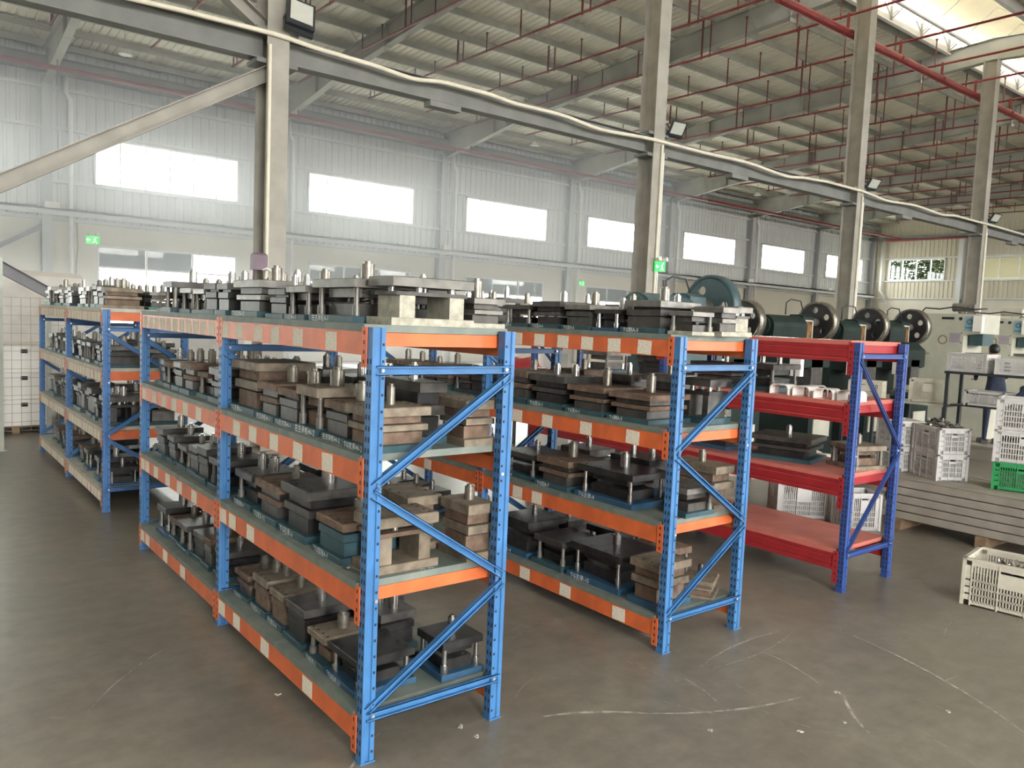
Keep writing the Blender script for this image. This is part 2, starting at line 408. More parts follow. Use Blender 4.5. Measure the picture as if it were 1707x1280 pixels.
mb = MB().box(XW, XE, YB-.55, YB-.1, 9.75, 10.15).box(XW, XE, YB-.6, YB-.1, 10.15, 10.2)
mb.obj('eave_beam', 'girder_paint', wall_back)
me = MB().box(-.16, .16, -.42, -.40, 0, 9.6).box(-.16, .16, -.02, 0, 0, 9.6).box(-.01, .01, -.42, 0, 0, 9.6).mesh('column', 'column_wall')
for k in range(-1, 8): mobj('column', me, wall_back, (CX(k)+.05 if k < 7 else XE-.25, YB+.02, 0))
# ---- windows
wn = [0]
def window(x0, x1, z0, z1, cols, rows, blinds=(), parent_y=YB):
    wn[0] += 1
    t = thing('window_%d' % wn[0], None, None, (x0, parent_y, z0), kind='structure')
    W, H = x1-x0, z1-z0; f = .06
    mb = MB().box(0, W, -.05, .12, 0, f).box(0, W, -.05, .12, H-f, H).box(0, f, -.05, .12, 0, H).box(W-f, W, -.05, .12, 0, H)
    mb.obj('window_frame', 'white_frame', t)
    cx = [W*i/cols for i in range(cols+1)]; rz = [H*r for r in rows]
    for x in cx[1:-1]: MB().box(x-.025, x+.025, -.03, .08, 0, H).obj('mullion', 'white_frame', t)
    for z in rz[1:-1]: MB().box(0, W, -.035, .085, z-.03, z+.03).obj('transom', 'white_frame', t)
    for i in range(cols):
        for j in range(len(rz)-1):
            MB().box(cx[i]+.02, cx[i+1]-.02, .03, .036, rz[j]+.02, rz[j+1]-.02).obj('pane', 'window_glass', t)
    for i, j in blinds:
        MB().box(cx[i]+.03, cx[i+1]-.03, .045, .06, rz[j]+.03, rz[j+1]-.03).obj('blind', 'blind_grey', t)
    return t
for x in WIN_X: window(x, x+5.1, UZ0, UZ1, 6, (0, 1))
for k, x in enumerate(WIN_X[:6]):
    bl = {2: [(0,2),(1,2)]}.get(k, [(0,2),(1,2),(2,2)]) if k != 4 else [(0,2),(1,2),(2,2)]
    window(x+.1, x+5.05, LZ0, LZ1, 3, (0, .42, .74, 1), bl)
# ---- end wall (east)
mb = MB()
EA, EB_ = (23.05, 27.2), (15.8, 20.7)                    # window openings along y
ez0, ez1 = 6.35, 7.93
mb.box(XE, XE+.2, YF, YB, 0, 5.0)
wall_end = S(mb.obj('wall_end', 'plaster'))
mb = MB()
gab = [(YF, 10.4), (YB, 10.4), (YB, 10.9), (YC, 12.3), (YF, 10.9)]
mb.box(XE+.1, XE+.2, YF, YB, 5.0, ez0).box(XE+.1, XE+.2, YF, YB, ez1, 10.4).prism(gab, 'x', XE+.1, XE+.2)
for a, b in ((YF, EB_[0]), (EB_[1], EA[0]), (EA[1], YB)): mb.box(XE+.1, XE+.2, a, b, ez0, ez1)
mb.box(XE-.02, XE+.2, YB-.02, YB+.2, 4.8, 10.9)        # corner strip added to block sky light leaking through the wall joint
mb.obj('outer_skin', 'cladding_cream', wall_end)
SE = {}
def put_sheet_e(y, wd, z0, z1):
    key = (round(wd, 3), z0, z1)
    if key not in SE: SE[key] = sheet(wd, z0, z1, 'y', max(1, round(wd/.3))).mesh('cladding_sheet', 'cladding_cream')
    mobj('cladding_sheet', SE[key], wall_end, (XE+.06, y, 0))
for z0, z1 in ((5.0, ez0), (ez1, 10.4)):
    for i in range(17): put_sheet_e(13.3+i*.9, .9, z0, z1)
for a, b in ((13.3, EB_[0]), (EB_[1], EA[0]), (EA[1], YB)):
    m_ = max(1, round((b-a)/.9)); wd = (b-a)/m_
    for i in range(m_): put_sheet_e(a+i*wd, wd, ez0, ez1)
for z in (5.0, ez0-.05, ez1+.06): MB().box(XE-.1, XE+.05, YF, YB, z-.05, z+.05).obj('girt', 'cladding', wall_end)
MB().box(XE-.5, XE-.1, YF, YB, 9.35, 9.6).obj('tie_strut', 'girder_paint', wall_end)
me = MB().box(-.4, -.38, -.16, .16, 0, 11).box(-.02, 0, -.16, .16, 0, 11).box(-.4, 0, -.01, .01, 0, 11).mesh('column', 'cladding')
for y in (21.9, 15.0, YC, 1.5): mobj('column', me, wall_end, (XE+.02, y, 0))
def window_e(y0, y1, z0, z1, cols):
    wn[0] += 1
    t = thing('window_%d' % wn[0], None, None, (XE, y0, z0), kind='structure'); W, H = y1-y0, z1-z0; f = .07
    MB().box(-.05, .14, 0, W, 0, f).box(-.05, .14, 0, W, H-f, H).box(-.05, .14, 0, f, 0, H).box(-.05, .14, W-f, W, 0, H).obj('window_frame', 'white_frame', t)
    for i in range(cols):
        if i: MB().box(-.03, .1, W*i/cols-.03, W*i/cols+.03, 0, H).obj('mullion', 'white_frame', t)
        MB().box(.03, .036, W*i/cols+.02, W*(i+1)/cols-.02, .02, H-.02).obj('pane', 'window_glass', t)
    return t
window_e(*EA, ez0, ez1, 4)
t = window_e(*EB_, ez0, ez1, 4)
for i in range(12): MB().prism([(.06, i*.13+.01), (.075, i*.13+.01), (.105, i*.13+.15), (.09, i*.13+.15)], 'y', .03, 4.87, None).obj('louvre_slat', 'frp_cream', t)
# the two walls out of the picture
mb = MB(); ey = [XW]
for x in WIN_X: ey += [x, x+5.0]
ey.append(XE)
mb.box(XW, XE, YF-.2, YF, 5.0, 6.2).box(XW, XE, YF-.2, YF, 8.0, 10.9)
for i in range(0, len(ey), 2): mb.box(ey[i], ey[i+1], YF-.2, YF, 0, 8.0)
for k, x in enumerate(WIN_X):
    if k not in DOORS: mb.box(x, x+5.0, YF-.2, YF, 0, 5.0)
S(mb.obj('wall_front', 'cladding'))
S(MB().box(XW-.2, XW, YF, YB, 0, 10.6).prism(gab, 'x', XW-.2, XW).obj('wall_left', 'cladding'))

# ---- roof
VG = 1.45                                                # half width of the open ridge vent
def roof_half(s):
    e = YB if s > 0 else YF; r = YC+s*VG; n = int((XE-XW)/.25); vs = []
    prof = []
    for i in range(n):
        x = XW+i*.25; prof += [(x, 0), (x+.15, 0), (x+.175, .035), (x+.225, .035)]
    prof.append((XE+.25, 0))
    for x, d in prof: vs += [(x, e+s*.3, roof_z(e)+d), (x, r, roof_z(r)+d)]
    fs = [(2*i, 2*i+1, 2*i+3, 2*i+2) for i in range(len(prof)-1)]
    return MB().add(vs, fs)
ceiling = S(roof_half(1).obj('ceiling', 'roof_sheet'))
roof_half(-1).obj('roof_sheet', 'roof_sheet', ceiling)
def purlin_mesh():
    pr = [(-.035, 0), (.035, 0), (.035, .012), (-.023, .012), (-.023, .188), (.035, .188), (.035, .2), (-.035, .2)]
    return MB().prism(pr, 'x', XW, XE).mesh('purlin', 'purlin_zinc')
pm = purlin_mesh()
ys = [YB-.45-1.5*i for i in range(13)]
for y in ys:
    mobj('purlin', pm, ceiling, (0, y, roof_z(y)-.205))
    y2 = 2*YC-y
    mobj('purlin', pm, ceiling, (0, y2, roof_z(y2)-.205))
def rafter_mesh():
    mb = MB(); tw = .006
    for s in (1, -1):
        Y = lambda y: YC+s*(y-YC)
        top = [(28.4, roof_z(28.4)-.22), (YC, roof_z(YC)-.22)]; bot = [(28.4, 9.35), (27.0, 9.55), (22.6, 10.18), (13.0, 10.84), (YC, 11.15)]
        poly = [(Y(a), b) for a, b in bot]+[(Y(a), b) for a, b in reversed(top)]
        if s > 0: poly = poly[::-1]
        mb.prism(poly, 'x', -tw, tw)
        for line, t in ((bot, .016), (top, -.016)):
            for (a, b), (c, d) in zip(line[:-1], line[1:]):
                q = [(Y(a), b), (Y(c), d), (Y(c), d+t), (Y(a), b+t)]
                if s > 0: q = q[::-1]
                mb.prism(q, 'x', -.125, .125)
        for yy in (24.5, 19.5, 15.0, 10.5):                # stiffeners
            zb = 10.0 if yy > 23 else 10.18+(22.6-yy)*.066
            mb.box(-.11, .11, Y(yy)-.006, Y(yy)+.006, zb-.1, roof_z(yy)-.22)
    return mb.mesh('rafter', 'rafter_paint')
rm = rafter_mesh()
for k in range(-2, 7): mobj('rafter', rm, ceiling, (CX(k)+.05, 0, 0))
fb = MB()
for i, y in enumerate(ys[1::2]):
    zb = 9.9 if y > 24 else 10.18+(22.6-y)*.066
    for s in (-1, 1): fb.cyl((0, y, zb+.03), (s*.75, y, roof_z(y)-.15), .012, 5)
fm = fb.mesh('flange_brace', 'purlin_zinc')
for k in range(-1, 7): mobj('flange_brace', fm, ceiling, (CX(k)+.05, 0, 0))
# ridge ventilator
vent = thing('ridge_ventilator', None, None, (0, YC, 0), kind='structure')
zr = roof_z(YC+VG)
MB().prism([(-1.9, zr+.60), (0, zr+.95), (1.9, zr+.60), (1.9, zr+.64), (0, zr+1.0), (-1.9, zr+.64)], 'x', XW, XE).obj('vent_cap', 'vent_cream', vent)
for s in (1, -1):
    MB().box(XW, XE, min(s*VG, s*(VG+.03)), max(s*VG, s*(VG+.03)), zr-.28, zr+.22).obj('vent_curb', 'white_frame', vent)
    MB().box(XW, XE, min(s*(VG-.1), s*(VG+.03)), max(s*(VG-.1), s*(VG+.03)), zr-.32, zr-.28).obj('vent_gutter', 'white_frame', vent)
    pme = MB().box(-.03, .03, min(s*1.38, s*1.44), max(s*1.38, s*1.44), zr-.3, zr+.70).mesh('vent_post', 'rafter_paint')
    dme = MB().cyl((0, s*1.42, zr-.1), (1.0, s*1.42, zr+.62), .016, 5).cyl((2., s*1.42, zr-.1), (1.0, s*1.42, zr+.62), .016, 5).cyl((0, s*1.42, zr-.2), (0, 0, zr+.85), .02, 5).mesh('vent_brace', 'rafter_paint')
    for i in range(24):
        mobj('vent_post', pme, vent, (CX(1)+i*2.0, 0, 0)); mobj('vent_brace', dme, vent, (CX(1)+i*2.0, 0, 0))
tb = MB().cyl((CX(0), YC+.75, 11.90), (XE-.3, YC+.75, 11.90), .11, 12).obj('vent_duct', 'white_pipe', label='long pale round duct running beneath the open ridge ventilator', cat='duct')

# ---- interior columns, girders, braces
def col_mesh(z1):
    return MB().box(-.16, .16, -.21, -.194, 0, z1).box(-.16, .16, .194, .21, 0, z1).box(-.007, .007, -.2, .2, 0, z1)
cm = col_mesh(11.17).box(-.26, .26, -.32, .32, 0, .025).mesh('column_shaft', 'column_paint')
CLAB = ['weathered beige steel column with floodlight and mauve switch box rising behind shelving', 'rusty-streaked beige steel column with green exit sign behind the presses',
        'beige steel column carrying a white conduit in front of end windows', 'beige steel column nearest the end wall window, above grey presses']
for k in range(-1, 7):
    lab = CLAB[k] if 0 <= k < 4 else 'plain beige steel column far along the column line'
    t = thing('steel_column', lab, 'column', (CX(k), YC, 0), group='steel columns under the ridge')
    mobj('column_shaft', cm, t)
    if k >= 0:
        MB().cyl((-.13+.2*(k > 0), -.235, 2.2), (-.13+.2*(k > 0), -.235, 5.75), .028, 8).obj('conduit', 'cable_cream', t)
        if k > 0: MB().cyl((.13, -.235, .4), (.13, -.235, 5.6), .018, 6).obj('conduit', 'white_pipe', t)
    MB().box(-.3, .3, -.19, .19, 5.50, 5.56).box(-.3, .3, -.19, .19, 5.93, 5.99).obj('seat_plate', 'girder_paint', t)
gm = MB().ibeam((.15, 0, 0), (BAY-.15, 0, 0), .34, .22).box(2.6, 3.2, -.1, .1, -.26, -.17).mesh('girder', 'girder_paint')
GL = ['grey girder running from the mauve-box column out past the sloping brace', 'grey girder between the mauve-box column and the rusty-streaked column', 'grey girder between the rusty-streaked column and the column with end windows behind',
      'grey girder ending at the column above the grey presses', 'grey girder leaving the column above the grey presses', 'grey girder on a distant span of the column line', 'grey girder on a distant span of the column line']
for k in range(-1, 6):
    mobj('girder', gm, None, (CX(k), YC, 5.745), label=GL[k+1], cat='girder', group='girders along the column line')
MB().ibeam((CX(-1)+.1, YC, .6), (CX(0)-.004, YC, 5.46), .2, .2).obj('diagonal_brace', 'column_paint', label='thick diagonal brace sloping down from column below the girder', cat='brace')
MB().ibeam((CX(-1)+.1, YC, 11.0), (CX(0)-.1, YC, 6.0), .2, .2).obj('diagonal_brace', 'column_paint', label='diagonal brace rising from the column above the girder', cat='brace')
MB().ibeam((-2.5, YB-.3, 1.4), (CX(0)-.1, YB-.3, 4.6), .16, .16).obj('diagonal_brace', 'girder_paint', label='grey diagonal wall brace meeting the wall column under the trunking', cat='brace')
# cream cable along the girder
CAB = [(-2,5.72),(.54,5.74),(1.61,5.77),(2.66,5.78),(3.46,5.73),(4.14,5.71),(4.89,5.66),(5.55,5.73),(6.32,5.73),(6.99,5.69),(7.98,5.70),(9.05,5.62),(10.58,5.69),(12.08,5.69),(13.59,5.72),(15.26,5.64),(16.16,5.72),(17.11,5.76),(18.69,5.76),(20.1,5.68),(21.75,5.75),(23.51,5.69),(24.49,5.76),(26.71,5.76),(29.68,5.74),(35,5.7),(43,5.74)]
pts = []
for (a, za), (b, zb) in zip(CAB[:-1], CAB[1:]):
    for i in range(4):
        t_ = i/4; s_ = t_*t_*(3-2*t_); pts.append((a+(b-a)*t_, 8.01, za+(zb-za)*s_+.12))
MB().tube(pts, .035, 8).obj('power_cable', 'cable_cream', label='thick cream cable sagging along the girder from column to column', cat='cable')
# floodlights
def floodlight(x, z, tilt, lab, s=1., rz=0., arm=.3):
    t = thing('floodlight', lab, 'floodlight', (x, YC-.36, z), 0, 'floodlights on the columns')
    M = Matrix.Rotation(rz, 4, 'Z') @ Matrix.Rotation(tilt, 4, 'X') @ Matrix.Rotation(.12, 4, 'Y') @ Matrix.Scale(s, 4)
    MB().box(-.2, .2, -.02, .05, -.2, .2, M).obj('lamp_housing', 'lamp_black', t)
    MB().box(-.165, .165, -.026, -.02, -.13, .17, M).obj('lamp_glass', 'lamp_glass', t)
    MB().box(-.21, .21, .05, .1, -.26, -.1, M).box(-.2, -.17, .0, arm, -.06, -.02, M).box(.17, .2, .0, arm, -.06, -.02, M).obj('bracket', 'lamp_black', t)
for k, lab in ((0, 'square floodlight on the column with the mauve switch box'), (1, 'square floodlight on the rusty-streaked column'), (2, 'square floodlight on the column before the end windows'), (3, 'square floodlight on the column above grey presses')):
    floodlight(CX(k)+(.26 if k == 0 else .36), 6.22 if k == 0 else 6.1, -.25 if k == 0 else .6, lab, 1. if k == 0 else .8, 0 if k == 0 else -.5, .17 if k == 0 else .3)
# mauve switch box with hose on first column
t = thing('switch_box', 'small mauve switch box with dangling white wire on column', 'switch box', (CX(0)-.25, YC-.27, 2.62), 0)
MB().cbox(0, 0, 0, .2, .14, .24, None, .03).obj('box_body', 'mauve_plastic', t)
MB().tube([(.02, -.08, 0), (.08, -.1, .03), (.16, -.1, -.02), (.22, -.06, -.12), (.24, -.02, -.35)], .014, 6).obj('wire', 'white_pipe', t)
MB().tube([(-.08, -.08, 0), (-.12, -.1, -.2), (-.2, -.1, -.5)], .016, 6).obj('lead', 'mauve_plastic', t)
# downpipes
for k in range(0, 6):
    x = CX(k)+.62
    MB().tube([(x, YB-.235, 9.755), (x, YB-.235, 9.2), (x+.16, YB-.235, 8.95), (x+.16, YB-.235, 8.6), (x+.16, YB-.235, 0)], .075, 10).obj('downpipe', 'white_pipe', label='white rain downpipe beside a back wall column', cat='pipe', group='downpipes on the back wall')
t = MB().tube([(XE-.35, YB-1.0, 9.3), (XE-.35, YB-1.0, 5.6), (XE-.35, YB-1.35, 5.2), (XE-.35, YB-1.35, 4.7)], .075, 8).obj('downpipe', 'white_pipe', label='white rain downpipe with a bend in the hall corner', cat='pipe')
# trunking on the back wall
MB().box(XW, XE-.3, YB-.57, YB-.395, 5.16, 5.24).box(XW, XE-.3, YB-.57, YB-.55, 5.0, 5.24).box(XW, XE-.3, YB-.415, YB-.395, 5.0, 5.24).obj('cable_trunking', 'cladding', label='long grey cable trunking across the back wall above lower windows', cat='trunking')
for i, x in enumerate((2.9, 18.9, 42.5, 52.0)):
    MB().box(x-.22, x+.22, YB-.66, YB-.565, 5.2, 5.42).box(x-.2, x+.2, YB-.68, YB-.66, 5.22, 5.40).obj('wall_lamp', 'box_white', label='small white lamp box fixed on the back wall trunking', cat='lamp', group='lamp boxes on the back wall')
# exit signs
def exit_sign(loc, lab, s=1.):
    t = thing('exit_sign', lab, 'sign', loc)
    MB().cbox(0, 0, -.11*s, .34*s, .03, .22*s, None).obj('sign_plate', 'exit_green', t)
    mb = MB(); y = -.017
    mb.box(-.13*s, -.05*s, y, y+.003, -.015*s, .01*s).add([(-.16*s, y, 0), (-.11*s, y, -.05*s), (-.11*s, y, .05*s)], [(0, 1, 2)])
    mb.add([(.02*s, y, .02*s), (.06*s, y, -.02*s), (.09*s, y, .01*s), (.05*s, y, .05*s)], [(0, 1, 2, 3)])
    mb.cyl((.085*s, y, .07*s), (.085*s, y-.003, .07*s), .02*s, 8)
    mb.add([(.04*s, y, -.02*s), (.0, y, -.08*s), (.02*s, y, -.09*s), (.07*s, y, -.03*s)], [(0, 1, 2, 3)])
    mb.add([(.06*s, y, -.03*s), (.09*s, y, -.09*s), (.11*s, y, -.08*s), (.085*s, y, -.02*s)], [(0, 1, 2, 3)])
    mb.obj('pictogram', 'exit_white', t)
    for sx in (-1, 1): MB().cyl((sx*.1*s, -.02, .15*s), (sx*.12*s, -.1, .17*s), .05*s, 10).obj('emergency_lamp', 'box_white', t)
exit_sign((4.25, YB-.016, 4.3), 'green exit sign on the plaster wall beside the half-blinded window', 1.3)
exit_sign((10.9, YC-.277, 3.3), 'green exit sign with twin lamps on the rusty-streaked column', .9)
exit_sign((28.1, YB-.016, 4.25), 'small green exit sign on the plaster wall far along', 1.2)
MB().tube([(3.75, YB-.05, 4.85), (3.78, YB-.06, 4.0), (3.72, YB-.06, 3.2), (3.75, YB-.05, 2.0)], .02, 6).obj('wall_wire', 'wire_grey', label='dark wire hanging down the plaster beside the exit sign', cat='wire')

# ---- sprinkler pipework
PZ_ = 10.5
SP = BAY/3
pipe_me = MB().cyl((0, -11.5, 0), (0, 25.6, 0), .035, 8).mesh('pipe', 'pipe_red')
rods = {}
def rod_mesh(h, r, nm='hanger_rod'):
    key = (round(h, 2), r)
    if key not in rods: rods[key] = MB().box(-r, r, -r, r, -.05, h).mesh(nm, 'rod_red')
    return rods[key]
tip = MB().cyl((0, 0, 0), (0, 0, .05), .03, 6).cyl((0, 0, .05), (0, 0, .06), .05, 6).mesh('sprinkler_head', 'rod_red')
for j in range(-2, 21):
    x = CX(0)+SP*j-(.22 if j % 3 == 0 else 0)
    lab = 'red sprinkler branch pipe hanging beside a rafter' if j % 3 == 0 else 'red sprinkler branch pipe hanging between two rafters'
    t = thing('sprinkler_pipe', lab, 'pipe', (x, 0, PZ_), 0, 'red branch pipes beside rafters' if j % 3 == 0 else 'red branch pipes between rafters')
    mobj('pipe', pipe_me, t)
    first = 2+(j % 2)                                    # rods hang from every second purlin
    hang = [y for y in ys[first::2] if y > YC+1.6]+[2*YC-y for y in reversed(ys) if 2*YC-y > -1][j % 2::2]
    for i, y in enumerate(hang):
        h = roof_z(y)-.19-PZ_
        mobj('hanger_rod', rod_mesh(h, .016), t, (0, y, 0))
        if i % 2 == 0 and abs(y+.32-YC) > 1.6:           # second rod of a pair reaches the roof sheet
            mobj('hanger_rod', rod_mesh(roof_z(y+.32)+.01-PZ_, .022), t, (0, y+.32, 0))
        y2 = y-1.3
        if y2 > -.5:
            h2 = min(.75, max(.08, roof_z(y2)-.4-PZ_))
            mobj('sprig', rod_mesh(h2, .014, 'sprig'), t, (0, y2, 0)); mobj('sprinkler_head', tip, t, (0, y2, h2))
MB().cyl((CX(1)+4.6, 8.62, 10.05), (XE-.6, 8.62, 10.05), .11, 14).obj('water_main', 'pipe_red', label='thick red water main running along the column line below roof', cat='pipe')
for j in range(6, 21):
    x = CX(0)+SP*j-(.22 if j % 3 == 0 else 0)
    MB().cyl((0, 0, 0), (0, 0, .5), .04, 8).box(-.06, .06, -.14, .14, -.06, .04).obj('riser_tee', 'pipe_red', bpy.data.objects['water_main'], (x, 8.62, 10.05))
wm = MB().cyl((XW+.5, 26.2, 9.4), (XE-.55, 26.2, 9.4), .075, 10).obj('water_main', 'pipe_red', label='red water main along the eaves of the back wall', cat='pipe')
for k in range(-1, 7): MB().box(-.02, .02, -.02, .02, -.1, .28).obj('hanger_rod', 'rod_red', wm, (CX(k)+.05, 26.2, 9.4))
MB().cyl((XE-.57, 27.3, 9.30), (XE-.57, 8.0, 9.30), .075, 10).obj('water_main', 'pipe_red', label='red water main along the end wall above its windows', cat='pipe')
# high-bay lamps close to the wall (small)
for x in (4.2, 8.6, 20.3, 36.4):
    t = thing('highbay_lamp', 'small unlit high-bay lamp hanging under the roof near back wall', 'lamp', (x, 23.65, 9.55), 0, 'high-bay lamps under the roof')
    MB().cyl((0, 0, 0), (0, 0, .16), .2, 14, .07).obj('lamp_shade', 'box_white', t); MB().cyl((0, 0, .16), (0, 0, 1.27), .01, 5).obj('stem', 'wire_grey', t)
# ------------------------------------------------------------------ racks
D = .8; PW = .065; PD = .055
def post_mesh(m, h=2.0):
    pf = [(0,0),(.020,0),(.024,.007),(.040,.007),(.044,0),(PW,0),(PW,PD),(.044,PD),(.040,PD-.007),(.024,PD-.007),(.020,PD),(0,PD)]
    return MB().prism(pf, 'z', 0, h).box(-.006, PW+.006, -.006, PD+.006, 0, .006).mesh('post', m)
def slots_mesh(side, red=False):
    mb = MB(); e = .0012
    x = PW-.011
    if side > 0: x = .011
    n = 26
    for i in range(n):
        z = .05+i*.075; mb.box(x-.005, x+.005, -e, .001, z-.006, z+.006)
        mb.box(x-.005, x+.005, PD-.001, PD+e, z-.006, z+.006)
    st = .05 if not red else .038
    for i in range(int(1.9/st)):
        z = .05+i*st; hh = .011 if not red else (.014 if i % 2 else .006)
        for y in (.014, .040): mb.box(-e, .001, y-.0045, y+.0045, z-hh, z+hh)
        for y in (.014, .040): mb.box(PW-.001, PW+e, y-.0045, y+.0045, z-hh, z+hh)
    return mb.mesh('slot_row', 'slot_dark')
SLOT = {(s, r): slots_mesh(s, r) for s in (-1, 1) for r in (False, True)}
BOLT = MB().cyl((0, 0, 0), (0, -.008, 0), .009, 6).mesh('bolt', 'bolt_zinc')
LABEL = MB().box(-.001, 0, -.058, .058, -.044, .044).mesh('paper_label', 'paper')
LABEL_W = MB().box(-.001, 0, -.062, .062, -.046, .046).mesh('paper_label', 'paper')
def rack(x0, y0, label, post_m, beam_m, deck_m, tops, bh, beam_h, labels, red=False, flip=False, cross=(0, 1, 2), group='pallet racks'):
    t = thing('storage_rack', label, 'rack', (x0, y0, 0), 0, group)
    pm_ = post_mesh(post_m)
    for y in (0, 2-PD/2, 4-PD):
        for s, x in ((-1, 0), (1, D-PW)):
            p_ = mobj('post', pm_, t, (x, y, 0)); mobj('slot_row', SLOT[(s, red)], p_, kind='stuff')
    zb = (1.81, 1.285, .76, .22) if not red else (1.893, 1.893, 1.10, .30)
    for fi, y in enumerate((0, 2-PD/2, 4-PD)):
        yy = y+PD/2-.012; X0, X1 = .02, D-.02
        fl_ = flip if fi == 0 else not flip
        def P(side, z): return ((X0 if (side < 0) != fl_ else X1), yy, z)
        for z in (zb[0], zb[3]): MB().bar((X0, yy, z), (X1, yy, z), .042, .026, (0, -1, 0)).obj('horizontal_brace', post_m, t)
        dg = [(P(1, zb[0]-.03), P(-1, zb[1])), (P(-1, zb[1]-.03), P(1, zb[2])), (P(1, zb[2]-.03), P(-1, zb[3]+.03))] if not red else [((X0, yy, 1.86), (X1, yy, 1.12)), ((X1, yy, 1.08), (X0, yy, .33))]
        for a, b in dg: MB().bar(a, b, .042 if not red else .03, .026, (0, -1, 0)).obj('diagonal_brace', post_m, t)
        for z in set(zb):
            for x in (.052, D-.052): mobj('bolt', BOLT, t, (x, y, z))
    bl = 2-PD/2-PD/2-.012
    prof = [(0, 0), (0, -beam_h), (.045, -beam_h), (.045, -.03), (.028, -.03), (.028, 0)]
    if red: prof = [(0, 0), (0, -.028), (.004, -.034), (0, -.04), (0, -beam_h+.04), (.005, -beam_h+.034), (0, -beam_h+.024), (0, -beam_h), (.045, -beam_h), (.045, -.03), (.028, -.03), (.028, 0)]
    bm = {}
    for s in (-1, 1):
        pr = prof if s < 0 else [(-u, v) for u, v in prof][::-1]
        bm[s] = MB().prism(pr[::-1], 'y', 0, bl).mesh('beam', beam_m)
    def bracket(s):
        e = .004; a, b = (-e, 0) if s < 0 else (0, e); a2, b2 = (-e, .045) if s < 0 else (-.045, e)
        return MB().box(a, b, -.023, .023, -bh, 0).box(a2, b2, -.002, .002, -bh, 0).mesh('bracket', beam_m)
    def bracket_slots(s):
        mb = MB(); e = .004; a, b = (-e-.001, -e) if s < 0 else (e, e+.001)
        for k in range(4 if not red else 5):
            z = -.025-k*(bh-.05)/(3 if not red else 4); mb.box(a, b, -.0045, .0045, z-.009, z+.009)
        return mb.mesh('bracket_slots', 'slot_dark')
    bk = {s: bracket(s) for s in (-1, 1)}; bs = {s: bracket_slots(s) for s in (-1, 1)}
    dn = 2
    dm = MB().box(-.004, D+.004, 0, (bl-.03)/dn-.003, -.022, .012).mesh('deck_panel', deck_m)
    ddm = MB().box(.06, D-.06, -.004, 0, 0, .05).mesh('cross_bar', beam_m)
    for L_, zt in enumerate(tops):
        for bay in (0, 1):
            ys_ = (PD if bay == 0 else 2+PD/2)
            for s, x in ((-1, -.001), (1, D+.001)):
                b_ = mobj('beam', bm[s], t, (x, ys_+.001, zt-.022))
                
                for yb in (.015, bl-.007):
                    mobj('bracket', bk[s], b_, (0, yb, .022)); mobj('bracket_slots', bs[s], b_, (0, yb, .022), kind='stuff')
                if s < 0:
                    for ly in labels.get((L_, bay), ()):
                        yy = ly-ys_-.001
                        if .07 < yy < bl-.07: mobj('paper_label', LABEL_W if (red is None or 'faded' in beam_m) else LABEL, b_, (-.0005, yy, -beam_h/2-.003), (R.uniform(-.05, .05), 0, 0))
            for i in range(dn): mobj('deck_panel', dm, t, (0, ys_+.02+i*(bl-.03)/dn, zt))
        if L_ in cross:
            MB().box(.045, D-.045, .075, .105, zt-.085, zt-.024).obj('cross_bar', beam_m, t)
    return t
T4 = (2.0, 1.41, .82, .215)
J = lambda *a: list(a)
rack(0, 0, 'orange-beamed blue rack in line with the faded label-covered rack', 'blue_paint', 'orange_paint', 'deck_teal', T4, .18, .105,
     {(0,0): J(1.90,1.66,1.35,1.10,.80,.41), (1,0): J(1.68,1.41,1.09,.77,.42), (2,0): J(1.90,1.73,1.42), (3,0): J(1.90,1.63,1.17,.59),
      (0,1): [3.82-.165*i for i in range(11)], (1,1): J(3.85,3.55,3.27,3.0,2.72,2.42), (2,1): J(3.88,3.74,3.48,3.15,2.85,2.5), (3,1): J(3.88,3.72,3.2,2.75)}, cross=(0, 2))
rack(2.14, .06, 'orange-beamed blue rack standing next to the red rack', 'blue_paint', 'orange_paint', 'deck_teal', T4, .18, .105,
     {(0,0): J(1.59,1.33,1.07,.82,.56,.29), (1,0): J(1.55,1.20,.79,.35), (2,0): J(1.51,1.28), (3,0): J(1.38,.92,.39), (0,1): [3.8-.3*i for i in range(6)], (1,1): J(3.5,3.0,2.5), (2,1): J(3.4,2.8), (3,1): J(3.3, 2.6)})
rack(4.29, .06, 'red-beamed navy rack with glossy red decks beside the profile stack', 'navy_paint', 'red_paint', 'deck_red', (2.0, 1.515, .925, .325), .26, .135, {}, red=True)
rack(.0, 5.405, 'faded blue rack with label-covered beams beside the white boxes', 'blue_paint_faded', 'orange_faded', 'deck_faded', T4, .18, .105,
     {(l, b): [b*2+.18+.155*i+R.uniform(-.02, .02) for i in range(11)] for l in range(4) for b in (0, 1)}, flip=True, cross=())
for z in (1.95, 1.36, .77):
    pass
rk1 = [o for o in bpy.data.objects if o.get('label', '').startswith('orange-beamed blue rack in line')][0]
mobj('lettering', text_mesh('75 AI', .036), rk1, (.34, .080, .8335), (0, 0, 0))
# brighter orange end bars of the faded rack
rk0 = [o for o in bpy.data.objects if o.get('label', '').startswith('faded blue rack')][0]
for z in (2.0, 1.41, .82): MB().box(.06, D-.06, .06, .09, z-.11, z-.024).obj('cross_bar', 'orange_paint', rk0)

